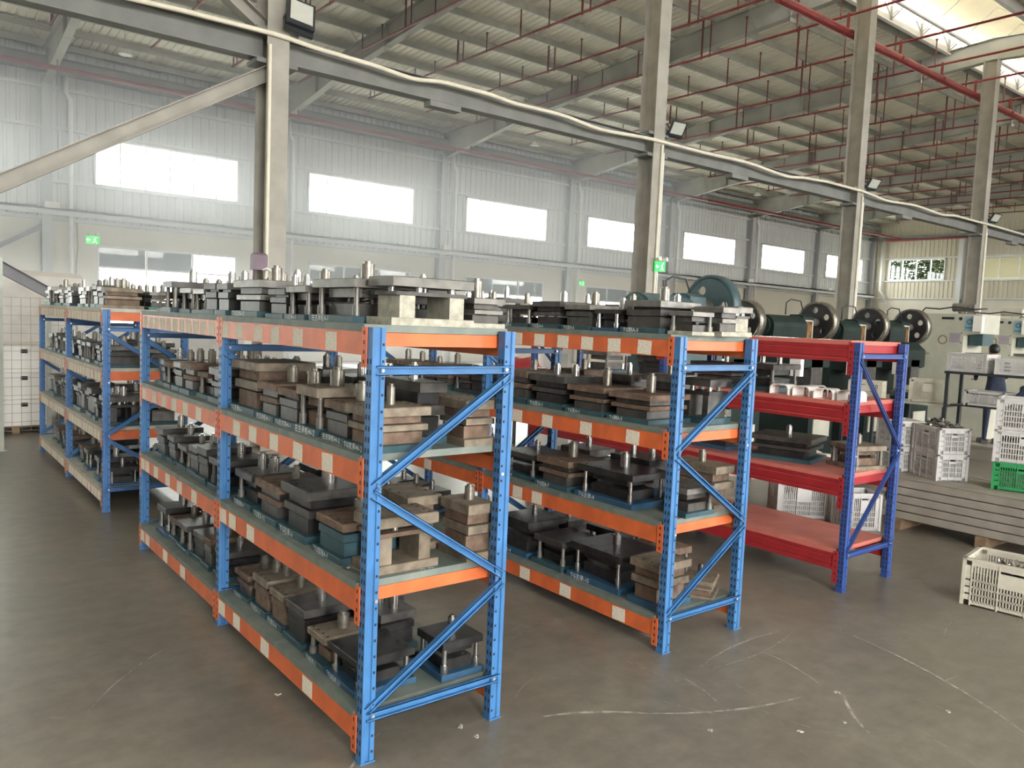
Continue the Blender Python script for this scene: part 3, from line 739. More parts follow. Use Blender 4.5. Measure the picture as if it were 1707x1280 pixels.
# ------------------------------------------------------------------ press tool die sets
PAL = {'rust-brown': ('steel_rust', 'steel_dark', 'plate_teal', 'shank_worn'), 'dark-grey': ('steel_dark', 'steel_black', 'plate_teal', 'steel_bright'),
       'black': ('steel_black', 'steel_black', 'plate_blue', 'steel_bright'), 'tan': ('steel_tan', 'steel_rust', 'steel_tan', 'shank_worn'),
       'steel-grey': ('steel_grey', 'steel_dark', 'plate_teal', 'shank_worn'), 'pale-based': ('steel_grey', 'steel_dark', 'plate_pale', 'shank_worn'),
       'teal': ('steel_rust', 'plate_teal', 'plate_teal', 'shank_worn'), 'green-based': ('steel_grey', 'steel_dark', 'plate_green', 'steel_grey')}
def spring(mb, x, y, z0, z1, r, turns):
    pts = [(x+r*math.cos(2*PI*turns*i/(turns*8)), y+r*math.sin(2*PI*turns*i/(turns*8)), z0+(z1-z0)*i/(turns*8)) for i in range(turns*8+1)]
    mb.tube(pts, .004, 4)
def shank_m(mb, x, y, z, r, h):
    mb.cyl((x, y, z), (x, y, z+h*.86), r, 14).cyl((x, y, z+h*.86), (x, y, z+h), r*.62, 10)
def die(style, colour, a, b, h, shanks=1, text=None, label=None, group=None, loc=(0,0,0), rz=0., sr=.024, sh=.085, base=None):
    top, mid, bas, shm = PAL[colour]
    if base: bas = base
    t = thing('die_set', label, 'die set', loc, rz, group)
    bp = min(.04, h*.16); tp = min(.05, h*.2)
    MB().cbox(0, 0, 0, b, a, bp, None, .003).obj('base_plate', bas, t)
    zt = h-tp
    if style == 'slab':
        z = bp; MB().cbox(0, 0, z, b*.8, a*.72, (zt-z)*.42, None, .002).obj('die_block', mid, t)
        z1 = z+(zt-z)*.47; MB().cbox(.005, .004, z1, b*.88, a*.92, (zt-z)*.22, None, .003).obj('stripper_plate', top, t)
        z2 = z1+(zt-z)*.26; MB().cbox(-.006, 0, z2, b*.74, a*.8, zt-z2, None, .002).obj('punch_plate', mid, t)
        MB().cbox(0, 0, zt, b*.95, a*.98, tp, None, .004).obj('top_plate', top, t)
    elif style == 'box':
        hh = zt-bp
        MB().cbox(0, 0, bp, b*.82, a*.84, hh*.55, None, .004).obj('die_block', mid, t)
        MB().cbox(0, 0, bp+hh*.58, b*.86, a*.88, hh*.3, None, .003).obj('punch_plate', bas if colour == 'teal' else mid, t)
        MB().cbox(0, 0, bp+hh*.86, b*.7, a*.7, hh*.14).obj('spacer_plate', 'steel_black', t)
        MB().cbox(0, 0, zt, b*.92, a*.94, tp, None, .004).obj('top_plate', top, t)
    elif style == 'portal':
        hh = zt-bp
        for s in (-1, 1): MB().cbox(0 if b < a*1.3 else s*b*.3, s*a*.3 if b < a*1.3 else 0, bp, b*.8 if b < a*1.3 else b*.18, a*.18 if b < a*1.3 else a*.85, hh*.72, None, .002).obj('upright', bas if colour == 'pale-based' else top, t)
        MB().cbox(0, 0, bp+hh*.72, b*.86, a*.86, hh*.12).obj('punch_plate', mid, t)
        for i in range(4): MB().cyl((b*(-.3+.2*i), a*.2*(-1)**i, bp+hh*.84), (b*(-.3+.2*i), a*.2*(-1)**i, zt), .02, 10).obj('spring_post', 'steel_bright', t)
        MB().cbox(0, 0, zt, b*.98, a*.98, tp, None, .004).obj('top_plate', top, t)
    else:
        hh = zt-bp
        MB().cbox(0, 0, bp, b*.62, a*.66, hh*.45, None, .003).obj('die_block', mid, t)
        MB().cbox(0, 0, zt-hh*.34, b*.66, a*.6, hh*.34, None, .003).obj('punch_block', top if style == 'spring' else mid, t)
        for sx, sy in ((-1,-1), (-1,1), (1,-1), (1,1)):
            if style == 'twopost' and sx*sy > 0: continue
            x, y = sx*b*.38, sy*a*.39
            MB().cyl((x, y, bp), (x, y, zt), .013, 10).cyl((x, y, bp), (x, y, bp+hh*.35), .02, 10).obj('guide_post', 'steel_bright' if colour == 'black' else 'steel_grey', t)
            if style == 'spring':
                mb = MB(); spring(mb, x*.5, y*.8, bp+hh*.4, zt, .018, 5); mb.obj('coil_spring', 'steel_grey', t)
        MB().cbox(0, 0, zt, b*.95, a*.95, tp, None, .004).obj('top_plate', top, t)
    if text or shanks == 0:
        mb = MB()
        for sx in (-1, 1):
            for sy in (-1, -.35, .35, 1): mb.cyl((sx*b*.38, sy*a*.38, h), (sx*b*.38, sy*a*.38, h+.0015), .0075, 8)
        mb.obj('screw_heads', 'slot_dark', t, kind='stuff')
    for i in range(shanks):
        y = (i-(shanks-1)/2)*a*.42; mb = MB(); shank_m(mb, b*.04*(-1)**i, y, h, sr, sh); mb.obj('shank', shm, t)
    if text:
        mobj('lettering', text_mesh(text, bp*1.05), t, (-b/2-.0012, a*.42, bp*.12), (PI/2, 0, -PI/2))
    return t
SHELF = ('top shelf', 'second shelf', 'third shelf', 'bottom shelf')
SHZ = (2.012, 1.422, .832, .227)
STY = {'slab': 'slab-stacked', 'box': 'block-like', 'portal': 'two-legged', 'std': 'four-pillar', 'twopost': 'two-pillar', 'spring': 'sprung'}
RK = {1: ('orange rack beside faded rack', 0, 0), 2: ('orange rack beside red rack', 2.14, .06), 0: ('faded label-covered rack', 0, 5.405), 3: ('red-beamed rack', 4.29, .06)}
def dlab(style, colour, n, L_, rk, extra=''):
    s = {0: 'shankless', 1: 'single-shank', 2: 'twin-shank', 3: 'triple-shank'}[n]
    return '%s %s %s die set%s, %s, %s' % (colour, STY[style], s, extra, SHELF[L_], RK[rk][0])
def put(rk, L_, X, Y, style, colour, a, b, h, n=1, text=None, rz=0., **kw):
    lab = dlab(style, colour, n, L_, rk, ' with lettering' if text else '')
    nm, x0, y0 = RK[rk]; z = SHZ[L_] if rk != 3 else (2.012, 1.527, .937, .337)[L_]
    die(style, colour, a, b, h, n, text, lab, 'die sets: '+lab, (x0+X, y0+Y, z), rz, **kw)
# near bay of the orange rack in line with the faded one
put(1,0,.25,1.76,'slab','steel-grey',.44,.38,.225,1,'TG支承A-12',sr=.034,sh=.1)
put(1,0,.24,1.33,'box','dark-grey',.26,.32,.17,2,None,sr=.022,sh=.09)
put(1,0,.24,1.03,'std','steel-grey',.27,.34,.185,1,'TG主承A-3',sr=.032,sh=.1)
put(1,0,.26,.58,'spring','steel-grey',.50,.38,.215,1,'左主承板A-1',sr=.034,sh=.1)
put(1,0,.36,.19,'portal','pale-based',.24,.46,.225,0)
put(1,0,.70,.22,'slab','pale-based',.26,.20,.15,1,None,sr=.03,sh=.1)
put(1,0,.62,.62,'std','dark-grey',.28,.3,.19,1); put(1,0,.62,1.0,'slab','rust-brown',.28,.3,.17,1); put(1,0,.62,1.4,'twopost','steel-grey',.3,.3,.2,1); put(1,0,.62,1.78,'box','dark-grey',.26,.3,.2,1)
put(1,1,.24,1.72,'slab','tan',.42,.40,.32,0,'TG主承A-1',base='plate_teal')
put(1,1,.20,1.35,'slab','rust-brown',.27,.32,.22,1,'左主承板40-1',sr=.034,sh=.1)
put(1,1,.20,1.06,'box','rust-brown',.27,.32,.21,1,'TG后支架40-1',sr=.036,sh=.11)
put(1,1,.20,.77,'std','tan',.27,.34,.25,1,'左主承板40-2',sr=.038,sh=.1,base='plate_teal')
put(1,1,.20,.48,'box','rust-brown',.26,.30,.2,1,'左支架板40-2',sr=.036,sh=.1)
put(1,1,.20,.20,'slab','tan',.26,.34,.21,1,'TG支承40-2',sr=.02,sh=.1,base='plate_teal')
put(1,1,.465,.42,'slab','dark-grey',.42,.17,.31,1,None,sr=.026,sh=.09)
put(1,1,.66,.20,'slab','tan',.26,.2,.23,0)
put(1,1,.62,.95,'twopost','dark-grey',.3,.26,.27,1); put(1,1,.62,1.3,'std','dark-grey',.3,.26,.26,1); put(1,1,.62,1.68,'slab','steel-grey',.3,.28,.28,2)
put(1,2,.22,1.72,'twopost','dark-grey',.3,.34,.22,2,'TG后承B-9',sr=.03,sh=.1)
put(1,2,.22,1.33,'slab','rust-brown',.34,.36,.23,1,'TG支A-12')
put(1,2,.24,.93,'slab','dark-grey',.36,.40,.28,1,'TG左承-6',sr=.04,sh=.12)
put(1,2,.22,.50,'box','teal',.32,.36,.20,1,'TG压块A-9',sr=.038,sh=.09)
put(1,2,.28,.225,'portal','tan',.22,.36,.27,0)
put(1,2,.53,.54,'slab','tan',.36,.22,.29,0); put(1,2,.69,.20,'slab','tan',.26,.18,.29,1,None,sr=.026,sh=.08)
put(1,2,.62,.95,'std','black',.34,.3,.22,1); put(1,2,.62,1.35,'slab','black',.32,.3,.24,1); put(1,2,.62,1.72,'box','dark-grey',.3,.3,.22,1)
put(1,3,.22,1.78,'slab','rust-brown',.24,.3,.17,1,'TG左承B-3')
put(1,3,.22,1.48,'box','tan',.24,.30,.22,2,'TG支A-11',base='plate_teal')
put(1,3,.22,1.22,'box','tan',.22,.30,.21,1,'TG支A-8',base='plate_teal')
put(1,3,.22,.94,'box','dark-grey',.26,.32,.22,1,None,sr=.032)
put(1,3,.20,.63,'twopost','tan',.22,.30,.17,1,'TG后支-2',sr=.03,base='plate_teal')
put(1,3,.22,.33,'std','black',.32,.34,.18,0,'TG后承-21')
put(1,3,.62,.22,'std','black',.26,.26,.2,1,None,sr=.022); put(1,3,.5,.68,'box','dark-grey',.3,.24,.22,2,None,sr=.03); put(1,3,.62,1.05,'slab','black',.3,.3,.25,1); put(1,3,.62,1.45,'std','rust-brown',.3,.3,.2,1)
# near bay of the orange rack next to the red one
put(2,0,.24,1.72,'spring','dark-grey',.34,.36,.17,0,'TG主A-4')
put(2,0,.24,1.36,'slab','dark-grey',.32,.36,.20,1,'TG主A-6',sr=.03)
put(2,0,.24,1.02,'box','steel-grey',.28,.36,.18,1,'TG支A-2',sr=.034,sh=.1)
put(2,0,.24,.74,'spring','black',.22,.34,.15,1,None,sr=.03)
put(2,0,.30,.42,'box','steel-grey',.34,.44,.215,1,'TG制A-3',sr=.034,sh=.1)
put(2,0,.24,.12,'twopost','pale-based',.2,.22,.15,0); put(2,0,.50,.12,'slab','pale-based',.24,.2,.19,0); put(2,0,.71,.16,'portal','pale-based',.22,.17,.2,0)
put(2,0,.656,.6,'box','dark-grey',.3,.26,.2,1); put(2,0,.62,1.0,'std','steel-grey',.3,.3,.2,1); put(2,0,.62,1.5,'slab','dark-grey',.34,.3,.2,1)
put(2,1,.26,1.70,'slab','rust-brown',.34,.42,.25,1,'TG支A-5',sr=.026)
put(2,1,.26,1.30,'slab','dark-grey',.40,.42,.24,2,'TG支A-1',sr=.03)
put(2,1,.24,.86,'slab','rust-brown',.38,.42,.2,1,'TG支A-1',sr=.032,sh=.13)
put(2,1,.24,.44,'slab','rust-brown',.38,.42,.19,1,'TG制A-5',sr=.03,sh=.13)
put(2,1,.58,.24,'portal','dark-grey',.26,.24,.3,0); put(2,1,.62,.6,'slab','pale-based',.3,.26,.3,1); put(2,1,.62,1.0,'slab','dark-grey',.3,.26,.27,1); put(2,1,.62,1.5,'box','rust-brown',.3,.26,.27,1)
put(2,2,.26,1.62,'std','dark-grey',.4,.4,.2,1,'TG后B-4'); put(2,2,.24,1.18,'slab','rust-brown',.36,.4,.22,1,'TG后B-7',sr=.036,sh=.12)
put(2,2,.26,.66,'std','black',.56,.40,.23,1,'TG主承-8',sr=.036,sh=.11)
put(2,2,.36,.14,'twopost','steel-grey',.18,.30,.19,0)
put(2,2,.66,.30,'slab','tan',.44,.24,.30,1,None,sr=.026); put(2,2,.63,.82,'slab','black',.4,.3,.26,2); put(2,2,.62,1.4,'box','dark-grey',.36,.3,.24,1)
put(2,3,.26,1.62,'slab','black',.38,.42,.28,1,'TG左B-4'); put(2,3,.25,1.20,'std','dark-grey',.34,.40,.22,0)
put(2,3,.28,.72,'std','black',.52,.44,.26,1,'TG主承-15',sr=.03)
put(2,3,.22,.24,'slab','tan',.26,.34,.30,0,None,base='plate_blue')
put(2,3,.60,.20,'slab','tan',.22,.26,.12,1,None,rz=.5); put(2,3,.675,.62,'twopost','rust-brown',.34,.3,.24,1,None,rz=-.1); put(2,3,.665,1.1,'std','black',.36,.3,.26,1); put(2,3,.62,1.6,'slab','dark-grey',.34,.3,.24,1)
# red rack
put(3,1,.42,1.06,'std','dark-grey',.36,.46,.24,2); put(3,1,.40,1.55,'slab','dark-grey',.5,.46,.22,1); put(3,1,.45,2.4,'box','dark-grey',.36,.4,.22,1); put(3,1,.45,3.2,'std','steel-grey',.4,.4,.24,1)
put(3,2,.38,.81,'slab','dark-grey',.56,.48,.21,1,None,rz=.25,sr=.026); put(3,2,.55,.25,'std','tan',.34,.34,.20,1,None,rz=-.3); put(3,2,.35,1.5,'box','black',.4,.4,.22,1); put(3,2,.45,2.6,'slab','dark-grey',.5,.45,.25,1); put(3,2,.45,3.4,'std','black',.4,.4,.24,1)

# fillers: prototypes copied along the other shelves
rf = random.Random(21)
PROT = []
KINDS = [('slab','rust-brown',.24,.32,.2,1),('box','dark-grey',.22,.30,.21,1),('std','dark-grey',.26,.32,.2,1),('twopost','rust-brown',.24,.30,.18,1),
         ('slab','dark-grey',.28,.34,.23,2),('box','steel-grey',.20,.30,.19,1),('portal','steel-grey',.24,.30,.24,0),('std','black',.26,.32,.21,1),
         ('slab','tan',.24,.32,.18,1),('box','teal',.22,.3,.2,2),('spring','steel-grey',.26,.32,.2,1),('box','rust-brown',.18,.28,.2,1),('slab','green-based',.3,.34,.2,1),('portal','dark-grey',.2,.3,.28,1)]
def filler(rk, L_, X, Y, ki, sc_=1.):
    st, co, a, b, h, n = KINDS[ki]; nm, x0, y0 = RK[rk]
    lab = dlab(st, co, n, L_, rk); loc = (x0+X, y0+Y, SHZ[L_])
    if ki not in PROT_D:
        PROT_D[ki] = die(st, co, a, b, h, n, None, lab, 'die sets: '+lab, loc, 0, sr=.026, sh=.09); PROT_D[ki].scale = (sc_, 1, sc_)
    else: dup(PROT_D[ki], loc, rf.uniform(-.06, .06), lab, 'die sets: '+lab, (sc_, 1, sc_))
PROT_D = {}
def fill(rk, bay, L_, rows, pool, dens=1.):
    for X in rows:
        y = .12+bay*2.0
        while True:
            ki = rf.choice(pool); a = KINDS[ki][2]
            y += a/2
            if y+a/2 > bay*2+1.93: break
            if rf.random() < dens: filler(rk, L_, X, y, ki, rf.uniform(.88, 1.18))
            y += a/2+rf.uniform(.015, .07)
POOLS = {0: [5, 1, 4, 8, 10, 2], 1: [1, 4, 0, 5, 3], 2: [2, 4, 7, 1, 0], 3: [1, 7, 11, 3, 2]}
for L_ in range(4):
    fill(1, 1, L_, (.22, .6) if L_ < 2 else (.22,), POOLS[L_])
    fill(2, 1, L_, (.24,) if L_ else (.24, .6), POOLS[L_], .85)
for L_ in range(4):
    pool = {0: [5, 1, 12, 10, 8], 1: [10, 5, 1, 2], 2: [6, 13, 1], 3: [7, 11, 1]}[L_]
    fill(0, 0, L_, (.22, .6), pool, 1 if L_ < 3 else .8); fill(0, 1, L_, (.22,), pool, 1 if L_ < 3 else .6)
# white bent brackets on the red rack
def ubracket(x, y, rz, lab):
    mb = MB(); n = 8; w_, d_, h_, t_ = .15, .17, .085, .006; pr = []
    out = [(-d_/2, 0)]+[(-d_/2+.04-.04*math.cos(i*PI/2/n), h_-.04+.04*math.sin(i*PI/2/n)) for i in range(n+1)]+[(d_/2-.04+.04*math.sin(i*PI/2/n), h_-.04+.04*math.cos(i*PI/2/n)) for i in range(n+1)]+[(d_/2, 0)]
    k = len(out); cx_, cz_ = 0, h_*.4
    inn = [(u*(1-2*t_/d_), v-t_ if v > .02 else v) for u, v in out]
    vs = [(-w_/2, u, v) for u, v in out]+[(w_/2, u, v) for u, v in out]+[(-w_/2, u, v) for u, v in inn]+[(w_/2, u, v) for u, v in inn]
    fs = []
    for i in range(k-1): fs += [(i, i+1, k+i+1, k+i), (2*k+i, 3*k+i, 3*k+i+1, 2*k+i+1), (i, 2*k+i, 2*k+i+1, i+1), (k+i, k+i+1, 3*k+i+1, 3*k+i)]
    MB().add(vs, fs).obj('bent_bracket', 'box_white', None, (4.29+x, .06+y, 1.527), (0, 0, rz), label=lab, cat='bracket', group='white brackets on the red rack')
for x, y, rz in ((.14, .74, .1), (.16, .53, -.1), (.13, .32, .05), (.15, .12, -.05), (.36, .55, .6)):
    ubracket(x, y, rz, 'white bent sheet-metal bracket on second shelf of red-beamed rack')

# crumpled plastic sheet pushed in behind the tools of the bottom shelf
rr = random.Random(9); vs = []; G = 14
for i in range(G+1):
    for j in range(G+1):
        u, v = i/G-.5, j/G-.5
        vs.append((u*.34, v*.9, .05*math.sin(11*u+3*v)*math.cos(9*v)+.02*math.sin(23*v+5*u)+rr.uniform(-.012, .012)))
MB().cbox(0, 0, -.26, .26, .7, .24, None, .01).obj('parts_tray', 'plate_blue', None, (.62, 3.02, .227+.262), None, label='dark blue parts tray on bottom shelf, orange rack beside faded rack', cat='tray')
MB().add(vs, [(i*(G+1)+j, (i+1)*(G+1)+j, (i+1)*(G+1)+j+1, i*(G+1)+j+1) for i in range(G) for j in range(G)]).obj('plastic_sheet', 'film_white', None, (.60, 3.02, .227+.285), (0, -.12, 0), label='crumpled white plastic sheet over the dark blue parts tray', cat='sheet')
MB().box(-.02, .02, -.15, .15, 0, .018).box(-.02, -.016, -.15, .15, 0, .03).obj('flat_bar', 'steel_bright', None, (.58, .44, .228), (0, 0, 1.5), label='bright flat steel bar lying on bottom shelf near the end frame', cat='bar')
MB().box(-.006, .006, -.07, .07, 0, .01).box(-.012, .012, .05, .09, 0, .014).obj('spanner', 'steel_bright', None, (.055, .215, .833), (0, 0, .1), label='small bright spanner lying on third shelf near the end frame', cat='spanner')
# ------------------------------------------------------------------ crates
def crate_meshes(m, L=.58, W=.40, H=.29):
    out = {}; t = .008
    def side(ln, npan, cut):
        # wall in local x (centred), thickness t in y, from z=.0 to H
        mb = MB(); pz = [.0, .03, .085, .14, .195, H-.05]; pw = (ln-.10)/npan
        for z in pz[:-1]: mb.box(-ln/2, ln/2, -t/2, t/2, z, z+.012)
        mb.box(-ln/2, ln/2, -t/2, t/2, H-.055, H-.02 if cut else H)
        mb.box(-ln/2, -ln/2+.05, -t/2, t/2, 0, H).box(ln/2-.05, ln/2, -t/2, t/2, 0, H)
        mb.box(-ln/2, ln/2, -t/2, t/2, 0, .03)
        for i in range(npan):
            x0 = -ln/2+.05+i*pw; mb.box(x0-.005, x0+.005, -t*1.1, t*1.1, 0, H)
            nb = max(3, round(pw/.021)); mid = (i == npan//2)
            for k in range(1, nb): 
                x = x0+pw*k/nb; mb.box(x-.0042, x+.0042, -t/2, t/2, .03, .195 if mid else H-.05)
            if mid: mb.box(x0, x0+pw, -t*.8, t*.8, .185, H-.075)
        mb.box(ln/2-.055, ln/2-.045, -t*1.1, t*1.1, 0, H)
        return mb
    out['long'] = side(L-.01, 3, False).mesh('side_grid', m); out['short'] = side(W-.01, 3, False).mesh('side_grid', m)
    mb = MB(); o = .014
    for y in (-W/2, W/2): mb.box(-L/2-o, L/2+o, y-o, y+o, H-.018, H)
    for x in (-L/2, L/2): mb.box(x-o, x+o, -W/2-o, W/2+o, H-.018, H)
    out['rim'] = mb.mesh('rim', m)
    out['base'] = MB().box(-L/2, L/2, -W/2, W/2, .0, .012).mesh('base_grid', m)
    out['corner'] = MB().cbox(0, 0, 0, .026, .026, H-.016).mesh('corner_post', m)
    return out
CM = {}
def crate(label, loc, rz=0., m='crate_white', dims=(.58, .40, .29), group=None, fill=None):
    key = (m, dims)
    if key not in CM: CM[key] = crate_meshes(m, *dims)
    c = CM[key]; L, W, H = dims
    t = thing('plastic_crate', label, 'crate', loc, rz, group)
    for s in (-1, 1):
        mobj('side_grid', c['long'], t, (0, s*W/2, 0)); mobj('side_grid', c['short'], t, (s*L/2, 0, 0), (0, 0, PI/2))
    mobj('rim', c['rim'], t); mobj('base_grid', c['base'], t)
    for sx in (-1, 1):
        for sy in (-1, 1): mobj('corner_post', c['corner'], t, (sx*L/2, sy*W/2, 0))
    if fill: scraps('metal_parts', fill, loc, L/2-.03, W/2-.03, H*.66, 40, int(loc[0]*97+loc[1]*13+loc[2]*7), rz, .02, (.04, .1))
    return t
def scraps(name, label, loc, rx, ry, z, n, seed, rz=0., hump=.06, ln=(.05, .14)):
    rr = random.Random(seed); mb = MB()
    for i in range(n):
        l, w_ = rr.uniform(*ln), rr.uniform(.012, .035); ins = l*.55+.02 if hump < .09 else l*.2; ax, ay = max(.02, rx-ins), max(.02, ry-ins)
        x, y = rr.uniform(-ax, ax), rr.uniform(-ay, ay); h = hump*(1-(x/rx)**2)*(1-(y/ry)**2)
        M = Matrix.Translation((x, y, z+h*rr.random()+.004)) @ Matrix.Rotation(rr.uniform(0, 6.3), 4, 'Z') @ Matrix.Rotation(rr.uniform(-.5, .5), 4, 'X') @ Matrix.Rotation(rr.uniform(-.3, .3), 4, 'Y')
        mb.box(-l/2, 0, -w_/2, w_/2, 0, .002, M); M2 = M @ Matrix.Rotation(rr.uniform(-1.2, .3), 4, 'Y'); mb.box(0, l/2, -w_/2, w_/2, 0, .002, M2)
    mb.box(-rx, rx, -ry, ry, .015, z)
    return mb.obj(name, 'scrap_metal', None, loc, (0, 0, rz), label=label, cat='metal scrap', kind='stuff')
# foreground crate at the right
FC = Vector((4.91, -.59)); dirL = Vector((.06, -.42)).normalized(); nrm = Vector((-dirL.y, dirL.x))
rzc = math.atan2(dirL.y, dirL.x); cc = FC+dirL*.33+nrm*.23
crate('cream plastic crate of metal scraps standing on open concrete floor', (cc.x, cc.y, .001), rzc, 'crate_cream', (.66, .46, .37))
scraps('metal_offcuts', 'loose bent metal offcuts filling the cream floor crate', (cc.x, cc.y, .001), .29, .19, .25, 90, 3, rzc, .04, (.06, .2))
# stack of long profiles
def profile_mesh(Ln):
    w_, h_, t_ = .148, .085, .004
    p = [(0,0),(w_,0),(w_,h_),(w_*.62,h_),(w_*.62,h_-.012),(w_*.38,h_-.012),(w_*.38,h_),(0,h_)]
    mb = MB(); mb.box(0, w_, 0, Ln, 0, t_).box(0, t_, 0, Ln, 0, h_).box(w_-t_, w_, 0, Ln, 0, h_).box(0, w_*.4, 0, Ln, h_-t_, h_).box(w_*.6, w_, 0, Ln, h_-t_, h_).box(w_*.38, w_*.4, 0, Ln, h_-.02, h_).box(w_*.6, w_*.62, 0, Ln, h_-.02, h_)
    mb.box(-.0015, 0, 0, Ln, .03, .055)
    return mb.mesh('steel_profile', 'profile_grey')
pme = profile_mesh(5.2); rp = random.Random(5)
for j in range(5):
    for i in range(6):
        mobj('steel_profile', pme, None, (6.86+i*.1535+rp.uniform(-.0015, .0015), -4.15+rp.uniform(-.06, .06)*(1 if j else .5), .115+j*.0865), label='long grey-beige steel profile in the stack behind the floor crate', cat='steel profile', group='stacked long profiles')
for y in (.86, .02, -1.2, -2.6, -3.9):
    mobj('timber_bearer', MB().cbox(0, 0, 0, .95, .1, .116, None, .004).mesh('timber_bearer', 'wood'), None, (7.3, y, .0), label='short timber bearer under the stack of steel profiles', cat='timber', group='bearers under the profiles')
ST = .115+5*.0865+.001
# crates on the stack
def pairc(px, py, rz, labs, m='crate_white', z0=ST, dims=(.58, .40, .29), fills=None):
    for i, l in enumerate(labs): crate(l, (px, py, z0+i*(dims[2]-.004)), rz, m if isinstance(m, str) else m[i], dims, None, fills[i] if fills else None)
pairc(7.36, .70, 1.02-PI/2+PI/2, ['lower white crate under the scrap-heaped crate on the profile stack', 'white crate heaped with bent metal strips on the profile stack'], dims=(.44, .34, .285), fills=('metal parts inside the lower crate under the heaped crate', None))
scraps('metal_offcuts', 'heap of bent shiny strips in the upper crate on profiles', (7.36, .70, ST+.281), .19, .14, .262, 150, 4, 1.02, .10, (.04, .11))
pairc(7.50, 1.18, 1.0, ['lower white crate beside the red rack on the profile stack', 'white sheet-lined crate beside the red rack on profiles'], dims=(.44, .34, .285), fills=('metal parts inside lower crate beside the red rack', 'metal parts inside the sheet-lined crate beside the red rack'))
MB().cbox(0, 0, 0, .40, .30, .02, None, .006).obj('cover_sheet', 'film_white', None, (7.50, 1.18, ST+.281+.262), (0, .04, 1.0), label='pale folded sheet covering the crate beside red rack', cat='sheet')
crate('green plastic crate at the bottom of three stacked crates', (7.48, -.12, ST), -1.30, 'crate_green', (.56, .40, .29), None, 'metal parts inside the green crate')
crate('white crate stacked directly on the green crate', (7.48, -.12, ST+.286), -1.30, 'crate_white', (.58, .42, .33), None, 'metal parts inside the crate standing on green crate')
crate('topmost pale crate stacked above the green crate', (7.48, -.12, ST+.286+.326), -1.30, 'crate_white', (.58, .42, .33), None, 'metal parts inside topmost pale crate of three')
# floor crates behind the red rack
crate('white slatted crate on floor under the red rack view', (6.46, 1.80, .0), -.74, 'crate_white', (.56, .40, .42), None, 'metal parts inside floor crate under red rack view')
crate('grey-shaded slatted crate on floor farther behind red rack', (6.15, 2.75, .0), -.74, 'crate_cream', (.60, .42, .40))
t = thing('carton', 'white printed carton lying on floor beyond the red rack', 'carton', (8.35, 3.25, 0), -.74)
MB().cbox(0, 0, 0, .95, .6, .42, None, .004).obj('carton_body', 'box_white', t)
pb = MB(); rr = random.Random(2)
pb.add([(-.42, -.3012, .24), (-.34, -.3012, .24), (-.38, -.3012, .32)], [(0, 1, 2)])
for row in (0, 1):
    x = -.30
    while x < .22: 
        w_ = rr.uniform(.012, .04); pb.box(x, x+w_, -.3014, -.30, .25+row*.045, .25+row*.045+rr.uniform(.02, .032)); x += w_+.01
pb.obj('print', 'slot_dark', t, kind='stuff')
def sack(x, y, s, seed, lab):
    rr = random.Random(seed); vs = []; fs = []; n, m = 16, 9
    ph = [rr.uniform(0, 6) for _ in range(6)]
    for i in range(m+1):
        v = i/m; rad = .26*s*(.75+.5*math.sin(PI*min(1, v*.9+.1)))*(1-.55*max(0, v-.7)/.3)
        for j in range(n):
            a = 2*PI*j/n; q = rad*(1+.10*math.sin(3*a+ph[0]+4*v)+.07*math.sin(5*a+ph[1]-6*v)); vs.append((q*math.cos(a), q*math.sin(a)*.8, v*.5*s))
    for i in range(m):
        for j in range(n): fs.append((i*n+j, i*n+(j+1) % n, (i+1)*n+(j+1) % n, (i+1)*n+j))
    fs += [tuple(range(n-1, -1, -1)), tuple(m*n+k for k in range(n))]
    MB().add(vs, fs, None, True).obj('plastic_sack', 'film_white', None, (x, y, 0), label=lab, cat='sack')
crate('tall white crate on floor behind red rack end frame', (6.50, 1.14, 0), -.55, 'crate_white', (.36, .30, .40), None, 'metal parts inside tall crate behind red rack end frame')
sack(7.6, 2.2, 1.1, 2, 'white filled plastic sack on floor beyond the slatted crates')
# ------------------------------------------------------------------ presses
def flywheel(parent, c, r, m, holes=5, nrm=-1):
    M = Matrix.Translation(c) @ Matrix.Rotation(PI/2, 4, 'Y')
    wh = MB()
    hs = [(r*.58*math.cos(2*PI*i/holes+.5), r*.58*math.sin(2*PI*i/holes+.5), r*.15) for i in range(holes)]
    ring_plate(wh, r*.9, hs, -.072, -.04, M)
    w_ = wh.obj('flywheel', m, parent)
    rb = MB(); n = 40
    for ro, ri in ((r, r*.88),):
        vs = []
        for x in (-.075, .075):
            for q in (ri, ro): vs += [M @ Vector((q*math.cos(2*PI*i/n), q*math.sin(2*PI*i/n), x)) for i in range(n)]
        fs = []
        for i in range(n):
            j = (i+1) % n
            fs += [(i, j, n+j, n+i), (2*n+i, 3*n+i, 3*n+j, 2*n+j), (n+i, n+j, 3*n+j, 3*n+i), (i, 2*n+i, 2*n+j, j)]
        rb.add(vs, fs, None, True)
    rb.obj('wheel_rim', 'shank_worn' if m != 'press_teal' else m, w_)
    MB().cyl(M @ Vector((0, 0, -.13)), M @ Vector((0, 0, .13)), r*.2, 16).obj('wheel_hub', 'steel_grey', w_)
